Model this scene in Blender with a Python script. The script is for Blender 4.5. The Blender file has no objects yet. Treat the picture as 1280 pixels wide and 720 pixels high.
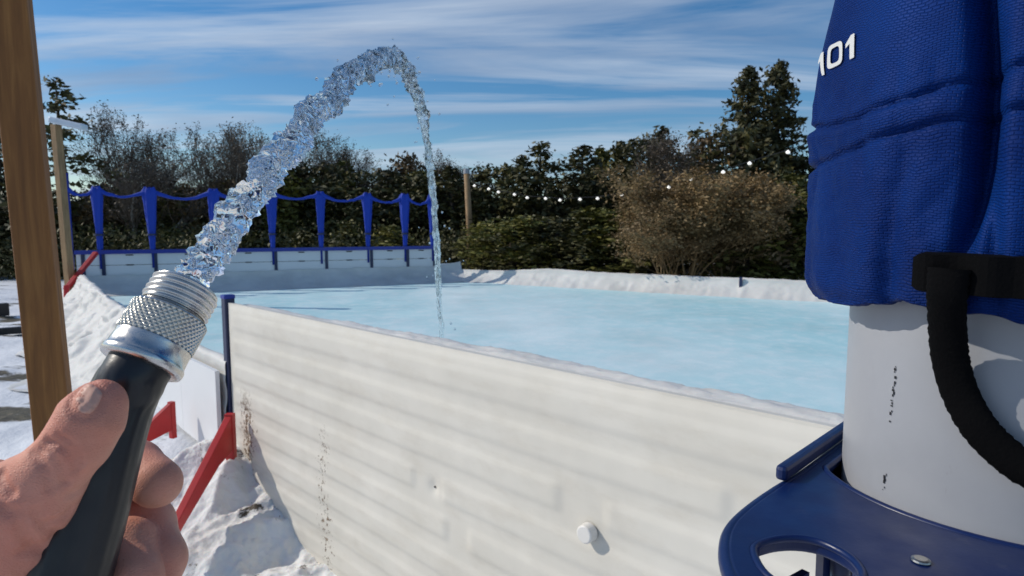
import bpy, bmesh, math, random
import numpy as np
from mathutils import Vector, noise
R = math.radians
PI = math.pi
sc = bpy.context.scene
COL = sc.collection
CAMZ = 1.75
F = 780.0
PITCH = math.atan(75/780)

# ------------------------------------------------------------------ helpers
def P(x, y, d):
    """world point seen at photograph pixel (x, y), d metres ahead of the camera"""
    u = (x-640)/F; v = (360-y)/F
    cy = math.cos(PITCH) + v*math.sin(PITCH)
    cz = -math.sin(PITCH) + v*math.cos(PITCH)
    k = d/cy
    return Vector((u*k, d, CAMZ + cz*k))
def G(x, y, z=0.0):
    u = (x-640)/F; v = (360-y)/F
    cy = math.cos(PITCH) + v*math.sin(PITCH)
    cz = -math.sin(PITCH) + v*math.cos(PITCH)
    k = (z-CAMZ)/cz
    return Vector((u*k, cy*k, z))
def px(p):
    """pixel of a world point"""
    x, y, z = p[0], p[1], p[2]-CAMZ
    f = y*math.cos(PITCH) - z*math.sin(PITCH)
    u = y*math.sin(PITCH) + z*math.cos(PITCH)
    return 640+F*x/f, 360-F*u/f

def mesh_obj(name, verts, faces, mat=None, parent=None, smooth=False):
    me = bpy.data.meshes.new(name)
    me.from_pydata([tuple(v) for v in verts], [], faces)
    if smooth:
        me.polygons.foreach_set('use_smooth', [True]*len(me.polygons))
    me.update()
    o = bpy.data.objects.new(name, me)
    COL.objects.link(o)
    if mat: me.materials.append(mat)
    if parent:
        o.parent = parent
        o.location = -parent.location if parent.get('_abs') else (0, 0, 0)
    return o

class MB:
    def __init__(s): s.v = []; s.f = []
    def add(s, v, f):
        n = len(s.v); s.v += [tuple(q) for q in v]; s.f += [tuple(i+n for i in q) for q in f]; return s
    def box(s, c, size, rz=0.0, ax=None):
        hx, hy, hz = size[0]/2, size[1]/2, size[2]/2
        if ax is None:
            ax = (Vector((math.cos(rz), math.sin(rz), 0)), Vector((-math.sin(rz), math.cos(rz), 0)), Vector((0, 0, 1)))
        c = Vector(c)
        v = [c+ax[0]*(sx*hx)+ax[1]*(sy*hy)+ax[2]*(sz*hz) for sz in (-1, 1) for sx, sy in ((-1,-1),(1,-1),(1,1),(-1,1))]
        return s.add(v, [(3,2,1,0),(4,5,6,7),(0,1,5,4),(1,2,6,5),(2,3,7,6),(3,0,4,7)])
    def tube(s, pts, rad, n=8, cap=True):
        pts = [Vector(p) for p in pts]
        if not hasattr(rad, '__len__'): rad = [rad]*len(pts)
        vs = []; fs = []
        t0 = (pts[1]-pts[0]).normalized()
        a = t0.orthogonal().normalized()
        for i, p in enumerate(pts):
            t = (pts[min(i+1, len(pts)-1)]-pts[max(i-1, 0)]).normalized()
            a = (a - t*a.dot(t)).normalized(); b = t.cross(a)
            for k in range(n):
                q = 2*PI*k/n
                vs.append(p + (a*math.cos(q)+b*math.sin(q))*rad[i])
        for i in range(len(pts)-1):
            for k in range(n):
                fs.append((i*n+k, i*n+(k+1) % n, (i+1)*n+(k+1) % n, (i+1)*n+k))
        if cap:
            fs.append(tuple(range(n-1, -1, -1))); fs.append(tuple((len(pts)-1)*n+k for k in range(n)))
        return s.add(vs, fs)
    def bar(s, p, q, w, t, up=(0, 0, 1)):
        p = Vector(p); q = Vector(q); d = (q-p); L = d.length; d.normalize()
        u = Vector(up); u = (u-d*u.dot(d)).normalized(); r = d.cross(u)
        return s.box((p+q)/2, (L, w, t), ax=(d, r, u))
    def grid(s, fn, nu, nv, flip=False, closeu=False):
        vs = [fn(i/(nu), j/(nv)) for j in range(nv+1) for i in range(nu+1)]
        fs = []
        for j in range(nv):
            for i in range(nu):
                q = (j*(nu+1)+i, j*(nu+1)+i+1, (j+1)*(nu+1)+i+1, (j+1)*(nu+1)+i)
                fs.append(q[::-1] if flip else q)
        return s.add(vs, fs)
    def obj(s, name, mat, parent=None, smooth=False, bevel=0):
        o = mesh_obj(name, s.v, s.f, mat, parent, smooth)
        if bevel:
            m = o.modifiers.new('bevel', 'BEVEL'); m.width = bevel; m.segments = 2; m.limit_method = 'ANGLE'
        return o

def tag(o, label=None, cat=None, group=None, kind=None):
    if label: o['label'] = label
    if cat: o['category'] = cat
    if group: o['group'] = group
    if kind: o['kind'] = kind
    return o
def thing(name, label, cat, group=None, loc=(0, 0, 0), rz=0):
    o = bpy.data.objects.new(name, None); COL.objects.link(o)
    o.location = loc; o.rotation_euler = (0, 0, rz); o.empty_display_size = .1
    return tag(o, label, cat, group)
def nz(x, y, z, s=1.0): return noise.noise(Vector((x*s, y*s, z*s)))
def fb(x, y, z, s=1.0, o=4): return noise.fractal(Vector((x*s, y*s, z*s)), 0.6, 2.1, o)

# ------------------------------------------------------------------ materials
def mat(name, col=(.5,.5,.5), rough=.6, metal=0, **kw):
    m = bpy.data.materials.new(name); m.use_nodes = True
    b = m.node_tree.nodes['Principled BSDF']
    b.inputs['Base Color'].default_value = (*col, 1)
    b.inputs['Roughness'].default_value = rough
    b.inputs['Metallic'].default_value = metal
    for k, v in kw.items(): b.inputs[k.replace('_', ' ')].default_value = v
    return m
class NT:
    """small node helper on a material"""
    def __init__(s, m): s.m = m; s.t = m.node_tree; s.b = s.t.nodes.get('Principled BSDF')
    def n(s, typ, **kw):
        q = s.t.nodes.new(typ)
        for k, v in kw.items():
            if k in q.inputs: q.inputs[k].default_value = v
            else: setattr(q, k, v)
        return q
    def l(s, a, b): s.t.links.new(a, b)
    def coord(s, kind='Object', scale=(1, 1, 1), rot=(0, 0, 0)):
        tc = s.n('ShaderNodeTexCoord'); mp = s.n('ShaderNodeMapping')
        mp.inputs['Scale'].default_value = scale; mp.inputs['Rotation'].default_value = rot
        s.l(tc.outputs[kind], mp.inputs[0]); return mp.outputs[0]
    def noise(s, co, scale, detail=4, rough=.55, dist=0):
        q = s.n('ShaderNodeTexNoise', Scale=scale, Detail=detail, Roughness=rough, Distortion=dist)
        s.l(co, q.inputs['Vector']); return q.outputs[0]
    def ramp(s, fac, stops):
        q = s.n('ShaderNodeValToRGB'); e = q.color_ramp.elements
        while len(e) < len(stops): e.new(.5)
        for el, (p, c) in zip(e, stops):
            el.position = p; el.color = (*c, 1) if hasattr(c, '__len__') else (c, c, c, 1)
        s.l(fac, q.inputs[0]); return q.outputs[0]
    def mix(s, fac, a, b, mode='MIX'):
        q = s.n('ShaderNodeMix', data_type='RGBA', blend_type=mode)
        for sock, v in ((q.inputs[0], fac), (q.inputs[6], a), (q.inputs[7], b)):
            if isinstance(v, (int, float)): sock.default_value = v
            elif isinstance(v, tuple): sock.default_value = (*v, 1)
            else: s.l(v, sock)
        return q.outputs[2]
    def math(s, op, a, b=0.0):
        q = s.n('ShaderNodeMath', operation=op)
        for i, v in enumerate((a, b)):
            if isinstance(v, (int, float)): q.inputs[i].default_value = v
            else: s.l(v, q.inputs[i])
        return q.outputs[0]
    def color(s, sock): s.l(sock, s.b.inputs['Base Color'])
    def rough(s, sock): s.l(sock, s.b.inputs['Roughness'])
    def bump(s, h, strength=.5, dist=.01, prev=None):
        q = s.n('ShaderNodeBump'); q.inputs['Strength'].default_value = strength; q.inputs['Distance'].default_value = dist
        s.l(h, q.inputs['Height'])
        if prev: s.l(prev, q.inputs['Normal'])
        s.l(q.outputs[0], s.b.inputs['Normal']); return q.outputs[0]

M = {}
def snow_mat(name, dirt=True):
    m = mat(name, (.78,.80,.84), .7); t = NT(m); co = t.coord()
    c = t.ramp(t.noise(co, 1.3, 5), [(.3, (.60,.63,.68)), (.7, (.82,.84,.87))])
    if dirt:
        a = t.noise(t.coord(scale=(.8, 1.3, 1)), 1.1, 7, .6, .2)
        mask = t.ramp(a, [(.555, 0.0), (.61, 1.0)])
        dc = t.ramp(t.noise(co, 14, 4), [(.3, (.035,.028,.018)), (.55, (.085,.075,.045)), (.75, (.17,.13,.08))])
        c = t.mix(mask, c, dc)
    t.color(c)
    t.bump(t.noise(co, 9, 6, .6), .6, .04)
    return m
M['snow'] = snow_mat('snow')
M['mound'] = snow_mat('snow clean', False)
t = NT(M['mound']); co = t.coord()
mk = t.ramp(t.noise(co, 3.2, 8, .7, .6), [(.60, 0.0), (.63, 1.0)])
t.color(t.mix(mk, t.ramp(t.noise(co, 2, 5), [(.3, (.62,.60,.57)), (.7, (.84,.83,.81))]), (.06,.045,.03)))
t.b.inputs['Subsurface Weight'].default_value = .1

m = mat('ice', (.5,.8,.85), .22); t = NT(m); co = t.coord()
a = t.noise(t.coord(scale=(1, .55, 1)), .22, 5, .5, .4)
c = t.ramp(a, [(.36, (.44,.72,.76)), (.52, (.60,.81,.84)), (.66, (.76,.88,.89))])
c = t.mix(t.ramp(t.noise(co, 3.5, 7, .7), [(.45, 0.0), (.75, .6)]), c, (.86,.91,.92))
gt = t.n('ShaderNodeTexCoord'); sx = t.n('ShaderNodeSeparateXYZ'); t.l(gt.outputs['Object'], sx.inputs[0])
lf = t.ramp(t.math('MULTIPLY_ADD', sx.outputs[0], .12), [(0, 1.0), (.01, 1.0)])
t.color(c); t.rough(t.ramp(t.noise(co, .8, 4), [(.35, .38), (.65, .62)]))
scr = t.noise(t.coord(scale=(.25, 1, 1), rot=(0, 0, R(28))), 16, 6, .7, .6)
t.bump(t.math('ADD', t.noise(co, 6, 6, .6), t.math('MULTIPLY', scr, .6)), .3, .02)
M['ice'] = m; m.node_tree.nodes['Principled BSDF'].inputs['Specular IOR Level'].default_value = .35

def plastic(name, col, rough=.45, bump=.1, var=.12, scale=6):
    m = mat(name, col, rough); t = NT(m); co = t.coord()
    d = tuple(c*(1-var) for c in col)
    t.color(t.ramp(t.noise(co, scale, 5, .6), [(.3, d), (.7, col)]))
    t.bump(t.noise(co, scale*12, 4), bump, .002)
    return m
M['panel'] = plastic('panel plastic', (.74,.69,.60), .42)
t = NT(M['panel']); co = t.coord()
base = t.ramp(t.noise(co, 1.7, 6, .6), [(.3, (.64,.60,.52)), (.7, (.74,.70,.62))])
sx = t.n('ShaderNodeSeparateXYZ'); t.l(t.coord(), sx.inputs[0])
# dirt splashes: clusters near the left end and a second trail
def band(sock, c, w): return t.math('SUBTRACT', 1.0, t.math('MINIMUM', t.math('DIVIDE', t.math('ABSOLUTE', t.math('SUBTRACT', sock, c)), w), 1.0))
def band_n(s, wob=.25):
    return t.math('ADD', s, t.math('MULTIPLY', t.noise(co, 2.2, 3), wob))
b1 = band(band_n(sx.outputs[0]), .42, .24); b2 = band(band_n(sx.outputs[0]), 1.50, .17)
low = t.ramp(sx.outputs[2], [(.0, 1.0), (.45, 1.0), (.62, 0.0)])
sp = t.math('ADD', t.noise(co, 34, 6, .75), t.math('MULTIPLY', t.math('MAXIMUM', b1, t.math('MULTIPLY', b2, .72)), .27))
mk = t.ramp(sp, [(.72, 0.0), (.75, 1.0)])
mk = t.mix(1.0, mk, low, 'MULTIPLY')
spk = t.ramp(t.noise(co, 55, 3, .6), [(.76, 0.0), (.79, .6)])
cc = t.mix(mk, base, t.ramp(t.noise(co, 60, 2), [(.4, (.07,.04,.02)), (.6, (.24,.16,.09))]))
smu = t.ramp(t.noise(t.coord(scale=(1, 1, 3)), 3.3, 6, .65), [(.5, 0.0), (.75, .35)])
cc = t.mix(smu, cc, (.50,.44,.35))
t.color(t.mix(spk, cc, (.25,.2,.14)))

def liner_mat(name, col):
    m = mat(name, col, .62); t = NT(m); co = t.coord()
    t.color(t.ramp(t.noise(co, 1.5, 5), [(.3, tuple(c*.80 for c in col)), (.7, col)]))
    b = t.bump(t.noise(t.coord(scale=(1, 1, 2.4)), 3.0, 6, .6, 1.2), .30, .04)
    m.node_tree.nodes['Principled BSDF'].inputs['Subsurface Weight'].default_value = .05
    return m
M['liner'] = liner_mat('liner film', (.70,.69,.66))
M['board'] = plastic('board white', (.76,.77,.78), .4, var=.06, scale=1.2)
M['navy'] = plastic('navy metal', (.012,.022,.075), .4)
M['blue'] = plastic('blue cap', (.008,.03,.30), .35)
M['netblue'] = plastic('blue netting', (.004,.045,.42), .7, scale=14)
M['strap'] = mat('black webbing', (.0025,.0025,.003), .9, Specular_IOR_Level=.08)
t = NT(M['strap']); t.bump(t.noise(t.coord(), 900, 2), .4, .0006)
M['red'] = plastic('red plastic', (.48,.012,.012), .4, var=.25)
M['dark'] = mat('dark', (.01,.01,.012), .5)
M['knob'] = plastic('frosted plastic', (.78,.75,.70), .3)

def wood(name, c1, c2, knots=True):
    m = mat(name, c2, .75); t = NT(m); co = t.coord(scale=(1, 1, .06))
    g = t.noise(co, 55, 6, .6, .4)
    c = t.ramp(g, [(.25, tuple(q*.55 for q in c1)), (.5, c1), (.75, c2)])
    kn = t.ramp(t.noise(t.coord(scale=(1, 1, .8)), 3.4, 3, .5), [(.62, 0.0), (.74, .75)])
    c = t.mix(kn, c, tuple(q*.25 for q in c1))
    big = t.ramp(t.noise(t.coord(scale=(1, 1, .5)), 2.2, 3), [(.35, 0.0), (.7, .55)])
    c = t.mix(big, c, tuple(q*.55 for q in c1))
    t.color(c); t.bump(g, .5, .004)
    return m
M['wood'] = wood('treated lumber', (.25,.10,.023), (.40,.185,.048))
M['polewood'] = wood('pole wood', (.34,.21,.10), (.52,.35,.18))
M['greywood'] = wood('grey wood', (.18,.13,.09), (.3,.24,.17))

def leaf(name, c1, c2):
    m = mat(name, c1, .65); t = NT(m); co = t.coord()
    oi = t.n('ShaderNodeObjectInfo')
    c = t.ramp(t.noise(co, 1.1, 3), [(.3, c1), (.7, c2)])
    hv = t.n('ShaderNodeHueSaturation'); t.l(c, hv.inputs['Color'])
    mp = t.n('ShaderNodeMapRange'); mp.inputs[3].default_value = .65; mp.inputs[4].default_value = 1.35
    t.l(oi.outputs['Random'], mp.inputs[0]); t.l(mp.outputs[0], hv.inputs['Value'])
    t.color(hv.outputs[0]); return m
M['fir'] = leaf('fir', (.026,.030,.008), (.10,.085,.018))
M['cedar'] = leaf('cedar', (.06,.066,.010), (.17,.15,.022))
M['oak'] = leaf('brown leaf', (.085,.052,.018), (.18,.11,.035))
M['twig'] = leaf('twig', (.07,.052,.036), (.15,.115,.08))
M['tan'] = leaf('tan twig', (.16,.105,.042), (.31,.20,.08))
M['bark'] = plastic('bark', (.075,.055,.04), .9, .8, .5, 5)
M['birch'] = plastic('birch bark', (.42,.38,.32), .8, .8, .5, 4)

# ------------------------------------------------------------------ world and sun
SUN_AZ = R(-84); SUN_EL = R(34)          # azimuth from +Y, negative = left of the camera
w = bpy.data.worlds.new("World"); sc.world = w; w.use_nodes = True
t = NT(w); t.t = w.node_tree
bg = w.node_tree.nodes['Background']
sky = t.n('ShaderNodeTexSky', sky_type='NISHITA'); sky.sun_disc = False
sky.sun_elevation = SUN_EL; sky.sun_rotation = SUN_AZ; sky.air_density = 1.0; sky.dust_density = .4; sky.ozone_density = 3.0
tc = t.n('ShaderNodeTexCoord'); sp = t.n('ShaderNodeSeparateXYZ'); t.l(tc.outputs['Generated'], sp.inputs[0])
zc = t.math('MAXIMUM', sp.outputs[2], .03)
cx = t.math('DIVIDE', sp.outputs[0], t.math('ADD', zc, .12)); cyy = t.math('DIVIDE', sp.outputs[1], t.math('ADD', zc, .12))
cb = t.n('ShaderNodeCombineXYZ'); t.l(cx, cb.inputs[0]); t.l(cyy, cb.inputs[1])
mp = t.n('ShaderNodeMapping'); mp.inputs['Scale'].default_value = (.34, 1.25, 1); mp.inputs['Rotation'].default_value = (0, 0, R(5)); mp.inputs['Location'].default_value = (3.3, 1.2, 0)
t.l(cb.outputs[0], mp.inputs[0])
n1 = t.noise(mp.outputs[0], 1.15, 8, .58, 1.1)
cl = t.ramp(n1, [(.45, 0.0), (.55, .42), (.70, .85)])
n2 = t.noise(mp.outputs[0], 1.2, 5, .5, .3)
ccol = t.ramp(n2, [(.38, (3.0,3.9,5.6)), (.62, (6.2,7.2,8.6))])
hs = t.n('ShaderNodeHueSaturation'); hs.inputs['Saturation'].default_value = 1.35; hs.inputs['Value'].default_value = 1.18
t.l(sky.outputs[0], hs.inputs['Color'])
skyc = t.mix(cl, hs.outputs[0], ccol)
t.l(skyc, bg.inputs[0]); bg.inputs[1].default_value = .10
sl = bpy.data.lights.new('sun', 'SUN'); sl.energy = 3.4; sl.angle = R(.53); sl.color = (1, .93, .82)
so = bpy.data.objects.new('sun', sl); COL.objects.link(so)
sd = Vector((math.sin(SUN_AZ)*math.cos(SUN_EL), math.cos(SUN_AZ)*math.cos(SUN_EL), math.sin(SUN_EL)))
so.rotation_euler = (-sd).to_track_quat('-Z', 'Y').to_euler(); so.location = sd*50

# ------------------------------------------------------------------ ground
def axis_samples():
    a = [-400, -200, -100, -60, -40] + list(np.arange(-30, -14, 1.0)) + list(np.arange(-14, 3, .14)) + list(np.arange(3, 30, 1.0)) + [40, 60, 100, 200, 400]
    b = [-100, -40, -15, -5] + list(np.arange(0, 22, .16)) + list(np.arange(22, 40, 1.2)) + [50, 70, 100, 200, 500]
    return a, b
ax_, bx_ = axis_samples()
def ss(x): x = max(0, min(1, x)); return x*x*(3-2*x)
gm = MB()
vs = []
for y in bx_:
    for x in ax_:
        near = 1 if (-14 < x < 3 and 0 <= y < 22) else 0
        z = .05*fb(x, y, 0, .5) + .035*fb(x, y, 3, 2.3) if near else 0
        vs.append((x, y, z-.02-.40*ss((5.4-y)/1.3)))
nu = len(ax_)
gm.add(vs, [(j*nu+i, j*nu+i+1, (j+1)*nu+i+1, (j+1)*nu+i) for j in range(len(bx_)-1) for i in range(nu-1)])
tag(gm.obj('snowy_ground', M['snow'], smooth=True), kind='structure')

# rink corners
CL = G(97, 371); CF = G(575, 352); CR = G(1015, 377)
# near wall end and left wall polyline (top of the low wall is z=.75)
E0 = Vector((-2.09, 4.60, 0)); E1 = Vector((.92, 1.68, 0))
nd = (E1-E0).normalized(); nn = Vector((nd.y, -nd.x, 0))      # outward normal (towards camera)
if nn.y > 0: nn = -nn
LW = [E0+Vector((-.02,.02,0)), Vector((-2.75, 5.30, 0)), Vector((-5.35, 8.3, 0)), Vector((-8.2, 12.0, 0)), CL.copy()]
ENEAR = E0+nd*7.5
rd = (CR-CF).normalized(); CRR = CF+rd*19
poly = LW[::-1] + [ENEAR, CRR, CF]
im = MB()
# ice: fine fan grid clipped by polygon via simple ngon triangulation
bm = bmesh.new()
f = bm.faces.new([bm.verts.new((p.x, p.y, .05)) for p in [LW[4], CF, CRR, ENEAR, LW[0], LW[1], LW[2], LW[3]]])
bmesh.ops.triangulate(bm, faces=[f]); bmesh.ops.recalc_face_normals(bm, faces=bm.faces)
me = bpy.data.meshes.new('ice'); bm.to_mesh(me); bm.free()
if me.polygons[0].normal.z < 0: me.flip_normals()
o = bpy.data.objects.new('ice_sheet', me); COL.objects.link(o); me.materials.append(M['ice']); tag(o, kind='structure')

# ------------------------------------------------------------------ near wall: big moulded panel
H = 1.2
near = thing('rink_board', 'cream ribbed plastic rink panel splashed with dirt, nearest the camera, below the jet', 'rink board')
near.location = E0; near.rotation_euler = (0, 0, math.atan2(nd.y, nd.x))
# local frame: x along the wall, -y outwards to the camera, z up
LEN = 7.4
ROWS = []
rs = random.Random(5)
rs = random.Random(11)
for k in range(9):
    z0 = -.46+k*.185
    q0 = .10; cuts = []
    while q0 < 7:
        q1 = min(7.2, q0+2.1+2.0*rs.random()); cuts.append((q0, q1)); q0 = q1+.16+.1*rs.random()
    if k == 8: cuts = [(.10, 7.2)]
    for a, b in cuts: ROWS.append((a, b, z0, z0+.105))
def ss(x): x = max(0, min(1, x)); return x*x*(3-2*x)
def rib(s, z):
    h = 0
    for a, b, c, d in ROWS:
        if c-.04 < z < d+.04 and a-.05 < s < b+.05:
            h = max(h, ss(min(s-a, b-s)/.06+.5)*ss(min(z-c, d-z)/.032+.5))
    e = ss(min(s, LEN-s)/.05)*ss((H-z)/.05)
    # dimple with a hole
    r = math.hypot(s-HS[0], z-HS[1]); 
    h *= ss((r-.06)/.04)
    dim = -.014*math.exp(-(r/.035)**2)
    return .0075*h + dim + .0035*fb(s, z, 1, 1.4) - .012*(1-e)
def wall_local(x, y):
    """where a pixel hits the outer face of the near wall, as (s, z)"""
    d = P(x, y, 1.0)-Vector((0, 0, CAMZ)); c = Vector((0, 0, CAMZ))
    k = (E0-c).dot(nn)/d.dot(nn); q = c+d*k
    return (q-E0).dot(nd), q.z
HS = wall_local(548, 607)
KN = wall_local(745, 660)
b_ = MB()
vs = []; NS = 620; NZ = 120
for j in range(NZ+1):
    for i in range(NS+1):
        s = LEN*i/NS; z = -.5+(H+.5)*j/NZ
        vs.append((s, -.03-rib(s, z), z))
fs = [(j*(NS+1)+i, j*(NS+1)+i+1, (j+1)*(NS+1)+i+1, (j+1)*(NS+1)+i) for j in range(NZ) for i in range(NS)]
b_.add(vs, fs)
# back, top and ends
b_.box((LEN/2, 0, H/2-.25), (LEN, .035, H+.5-.004))
b_.obj('panel', M['panel'], near, smooth=False)
near.children[0].data.polygons.foreach_set('use_smooth', [i < len(fs) for i in range(len(near.children[0].data.polygons))])
q = MB(); q.box((-.045, 0, .37), (.07, .075, 1.74)); q.obj('end_post', M['navy'], near, bevel=.006)
q = MB(); q.box((-.045, 0, 1.2405), (.078, .083, .03)); q.obj('post_cap', M['blue'], near, bevel=.006)
q = MB(); q.tube([(KN[0], -.038, KN[1]), (KN[0], -.075, KN[1]), (KN[0], -.078, KN[1])], [.036, .034, .028], 28); q.obj('boss', M['knob'], near, smooth=False, bevel=.002)
q = MB(); q.tube([(HS[0], -.0195, HS[1]), (HS[0], -.0235, HS[1])], .005, 12); q.obj('screw_hole', M['dark'], near)

# liner bundle lying along the inner side of the near wall
def bundle(u, v):
    s = -.0+u*7.2; a = PI*v
    r = .085*(.55+.45*u*2.2 if u < .45 else 1)*(1+.35*fb(s, 0, 0, 2.1)+.25*fb(s, v*2, 5, 6))
    y = .022+.07*(1-math.cos(a))*(1+.3*nz(s, 2, 0, 1.5)); z = 1.165+(.040*min(1, .3+u*2)+.02*nz(s, 7, 0, 3))*math.sin(a)*(1+.25*fb(s, v, 9, 8))
    if v > .999: z = .08; y += .12
    if v > .93 and v <= .999: z = min(z, 1.15)
    p = E0+nd*s-nn*y
    return (p.x, p.y, z)
lin = MB()
lin.grid(bundle, 420, 18)
tag(lin.obj('liner_edge', M['liner'], smooth=True), 'crumpled white liner edge lying along the top of the cream ribbed panel', 'liner')

# ------------------------------------------------------------------ left low wall with draped liner and red braces
def path_at(pts, s):
    for a, b in zip(pts, pts[1:]):
        L = (b-a).length
        if s <= L or b is pts[-1]:
            d = (b-a).normalized(); return a+d*s, d
        s -= L
lw_len = sum((b-a).length for a, b in zip(LW, LW[1:]))
def smooth_path(s):
    acc = Vector((0, 0, 0)); ad = Vector((0, 0, 0)); n = 0
    for k in (-.5, -.25, 0, .25, .5):
        q = max(0.0, min(lw_len-.001, s+k)); p, d = path_at(LW, q)
        acc += p; ad += d; n += 1
    return acc/n, ad.normalized()
def drape(u, v):
    s = lw_len*u**1.25
    p, d = smooth_path(s)
    if s < .5: p = path_at(LW, s)[0]
    o_ = Vector((-d.y, d.x, 0));
    if o_.x > 0: o_ = -o_
    ramp = ss((s-1.6)/1.6)                 # further on the sheet spills outwards
    wd = .03+ramp*(.85+.5*nz(s, 0, 0, .9))
    fall = ss((s-10.5)/3)
    h = .75+.03*fb(s, 0, 0, 2)*ramp - .15*fall
    if v < .28:   # inner face, ice to top
        k = v/.28; off = -.28*(1-k)**2-.04; z = .04+(h-.04)*k**.8
    elif v < .36:
        k = (v-.28)/.08; off = -.04+.08*k; z = h+.02*math.sin(PI*k)
    else:
        k = (v-.36)/.64; off = .04+wd*k**1.3; z = h*(1-k)**(1+.5*ramp)
        if ramp > .01:
            z += ramp*(.16*nz(s, k*1.5, 1, 1.5)+.03*fb(s, k*2, 4, 3, 2))*math.sin(PI*min(1, k*1.02))
        off += ramp*.10*fb(s, k, 8, 2.4)
    off += (.015+.015*ramp)*fb(s*1.3, v*3, 3, 2.0, 2)
    q_ = p+o_*off
    return (q_.x, q_.y, max(z, -.03))
q = MB(); q.grid(drape, 360, 70, flip=True)
tag(q.obj('draped_liner', M['liner'], smooth=True), 'white liner sheet draped over the low left boards, spilling onto the snow', 'liner')

BR = []
def brace(name, label, top, foot, back, h, w=.035):
    """triangular red prop: an upright on the wall, a sloping arm and a foot"""
    top = Vector(top); foot = Vector(foot)
    t = thing(name, label, 'brace', 'red braces propping the rink boards', loc=foot)
    o_ = foot
    low = Vector((top.x, top.y, max(.02, top.z-h)))
    up = MB(); up.bar(top-o_, low-o_, w*1.2, w, up=(foot-low))
    up.obj('upright', M['red'], t, bevel=.004)
    # tapering sloping arm: wide web at the wall
    d = (foot-low); d.z = 0; d.normalize(); sdv = Vector((-d.y, d.x, 0))*w*.5
    mb = MB()
    prof = [top-o_, Vector((0,0,.03)), Vector((0,0,-.03))+(-d*.0), low+Vector((0,0,h*.12))-o_+d*.22+Vector((0,0,-h*.0)), low+Vector((0,0,h*.25))-o_]
    a = [p+sdv for p in prof]; b = [p-sdv for p in prof]; n = len(prof)
    mb.add(a+b, [tuple(range(n)), tuple(range(2*n-1, n-1, -1))]+[(i, i+n, (i+1) % n+n, (i+1) % n) for i in range(n)])
    mb.obj('arm', M['red'], t, bevel=.004)
    ft = MB(); ft.box(Vector((0,0,0)), (.13, .07, .025), rz=math.atan2(d.y, d.x)); ft.obj('foot', M['red'], t, bevel=.004)
    return t
brace('wall_brace', 'large red brace propping the end of the cream ribbed panel, half buried in snow', P(287, 517, 4.34), G(204, 686, -.12), None, .34, .05)
brace('wall_brace', 'small red brace on the low wall just right of the black hose', P(214, 502, 4.9), P(158, 560, 4.55), None, .30, .04)
tb = G(80, 392)
t3 = thing('wall_brace', 'long thin dull red brace leaning at the far left corner of the rink', 'brace', 'red braces propping the rink boards', loc=tb)
q = MB(); q.bar(P(120, 316, 14.4)-tb, P(82, 362, 13.3)-tb, .10, .08); q.obj('arm', M['red'], t3, bevel=.01)
q = MB(); q.bar(P(83, 358, 13.3)-tb, Vector((.05, 0, -.02)), .10, .08); q.obj('upright', M['red'], t3, bevel=.01)
# buried low boards (the bright low wall behind the braces)
lb = thing('low_board', 'low white board behind the red braces, beside the end of the cream ribbed panel', 'rink board')
q = MB()
pp = [path_at(LW, s)[0] for s in (0.02, .9, 2.0, 3.2)]
for a, b in zip(pp, pp[1:]):
    d = (b-a).normalized(); o_ = Vector((-d.y, d.x, 0));
    if o_.x > 0: o_ = -o_
    a2 = a+o_*.10; b2 = b+o_*.10
    q.bar(Vector((a2.x, a2.y, .36)), Vector((b2.x, b2.y, .36)), .03, .66)
q.obj('panel', M['board'], lb)

# crumpled snow heap at the foot of the panel
def heap(u, v):
    a = E0-nd*.75
    p = a+nd*(u*3.0)+nn*(-.02+v*2.3)
    q_ = (p-E0); s = q_.dot(nd); n = q_.dot(nn)
    prof = crv(s, ((-.8,-.25),(-.35,.02),(-.05,.16),(.24,.08),(.60,-.13),(1.25,-.34),(2.4,-.46)))
    k = math.exp(-(max(0, n-.12)/.75)**2)
    base = -.42+(prof+.42)*k
    w_ = 1-abs(nz(p.x+.2*nz(p.x, p.y, 5, 2), p.y, 0, 2.4)); w2 = 1-abs(nz(p.x, p.y, 8, 5.5))
    z = base+(.10*(w_-.8)+.035*(w2-.8)+.012*fb(p.x, p.y, 2, 9))*k*1.6
    edge = min(1.0, min(1-u, 1-v, u+.2)*8)
    return (p.x, p.y, z*edge-.5*(1-edge))
def crv(x, pts_):
    if x <= pts_[0][0]: return pts_[0][1]
    for (a, b), (c, d) in zip(pts_, pts_[1:]):
        if x <= c: return b+(d-b)*ss((x-a)/(c-a))
    return pts_[-1][1]
q = MB(); q.grid(heap, 260, 200, flip=True)
tag(q.obj('snow_bank', M['mound'], smooth=True), kind='structure')

# small debris on the left snow
def plank(name, label, cat, a, b, w, h, m, group=None):
    a = Vector(a); b = Vector(b); t = MB(); t.bar(a+Vector((0,0,h/2)), b+Vector((0,0,h/2)), w, h)
    o = t.obj(name, m, bevel=.006); return tag(o, label, cat, group)
plank('wooden_plank', 'dark wet plank lying on the snow, its end behind the big orange post', 'plank', G(-60,423), G(46,415), .12, .11, M['dark'])
plank('wood_block', 'short dark wood block lying on the snow left of the big orange post', 'wood block', G(-12,396), G(11,394), .16, .25, M['dark'])
plank('red_strip', 'thin red strip lying on the snow between post and liner', 'strip', G(82,464), G(100,460), .05, .04, M['red'])

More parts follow.
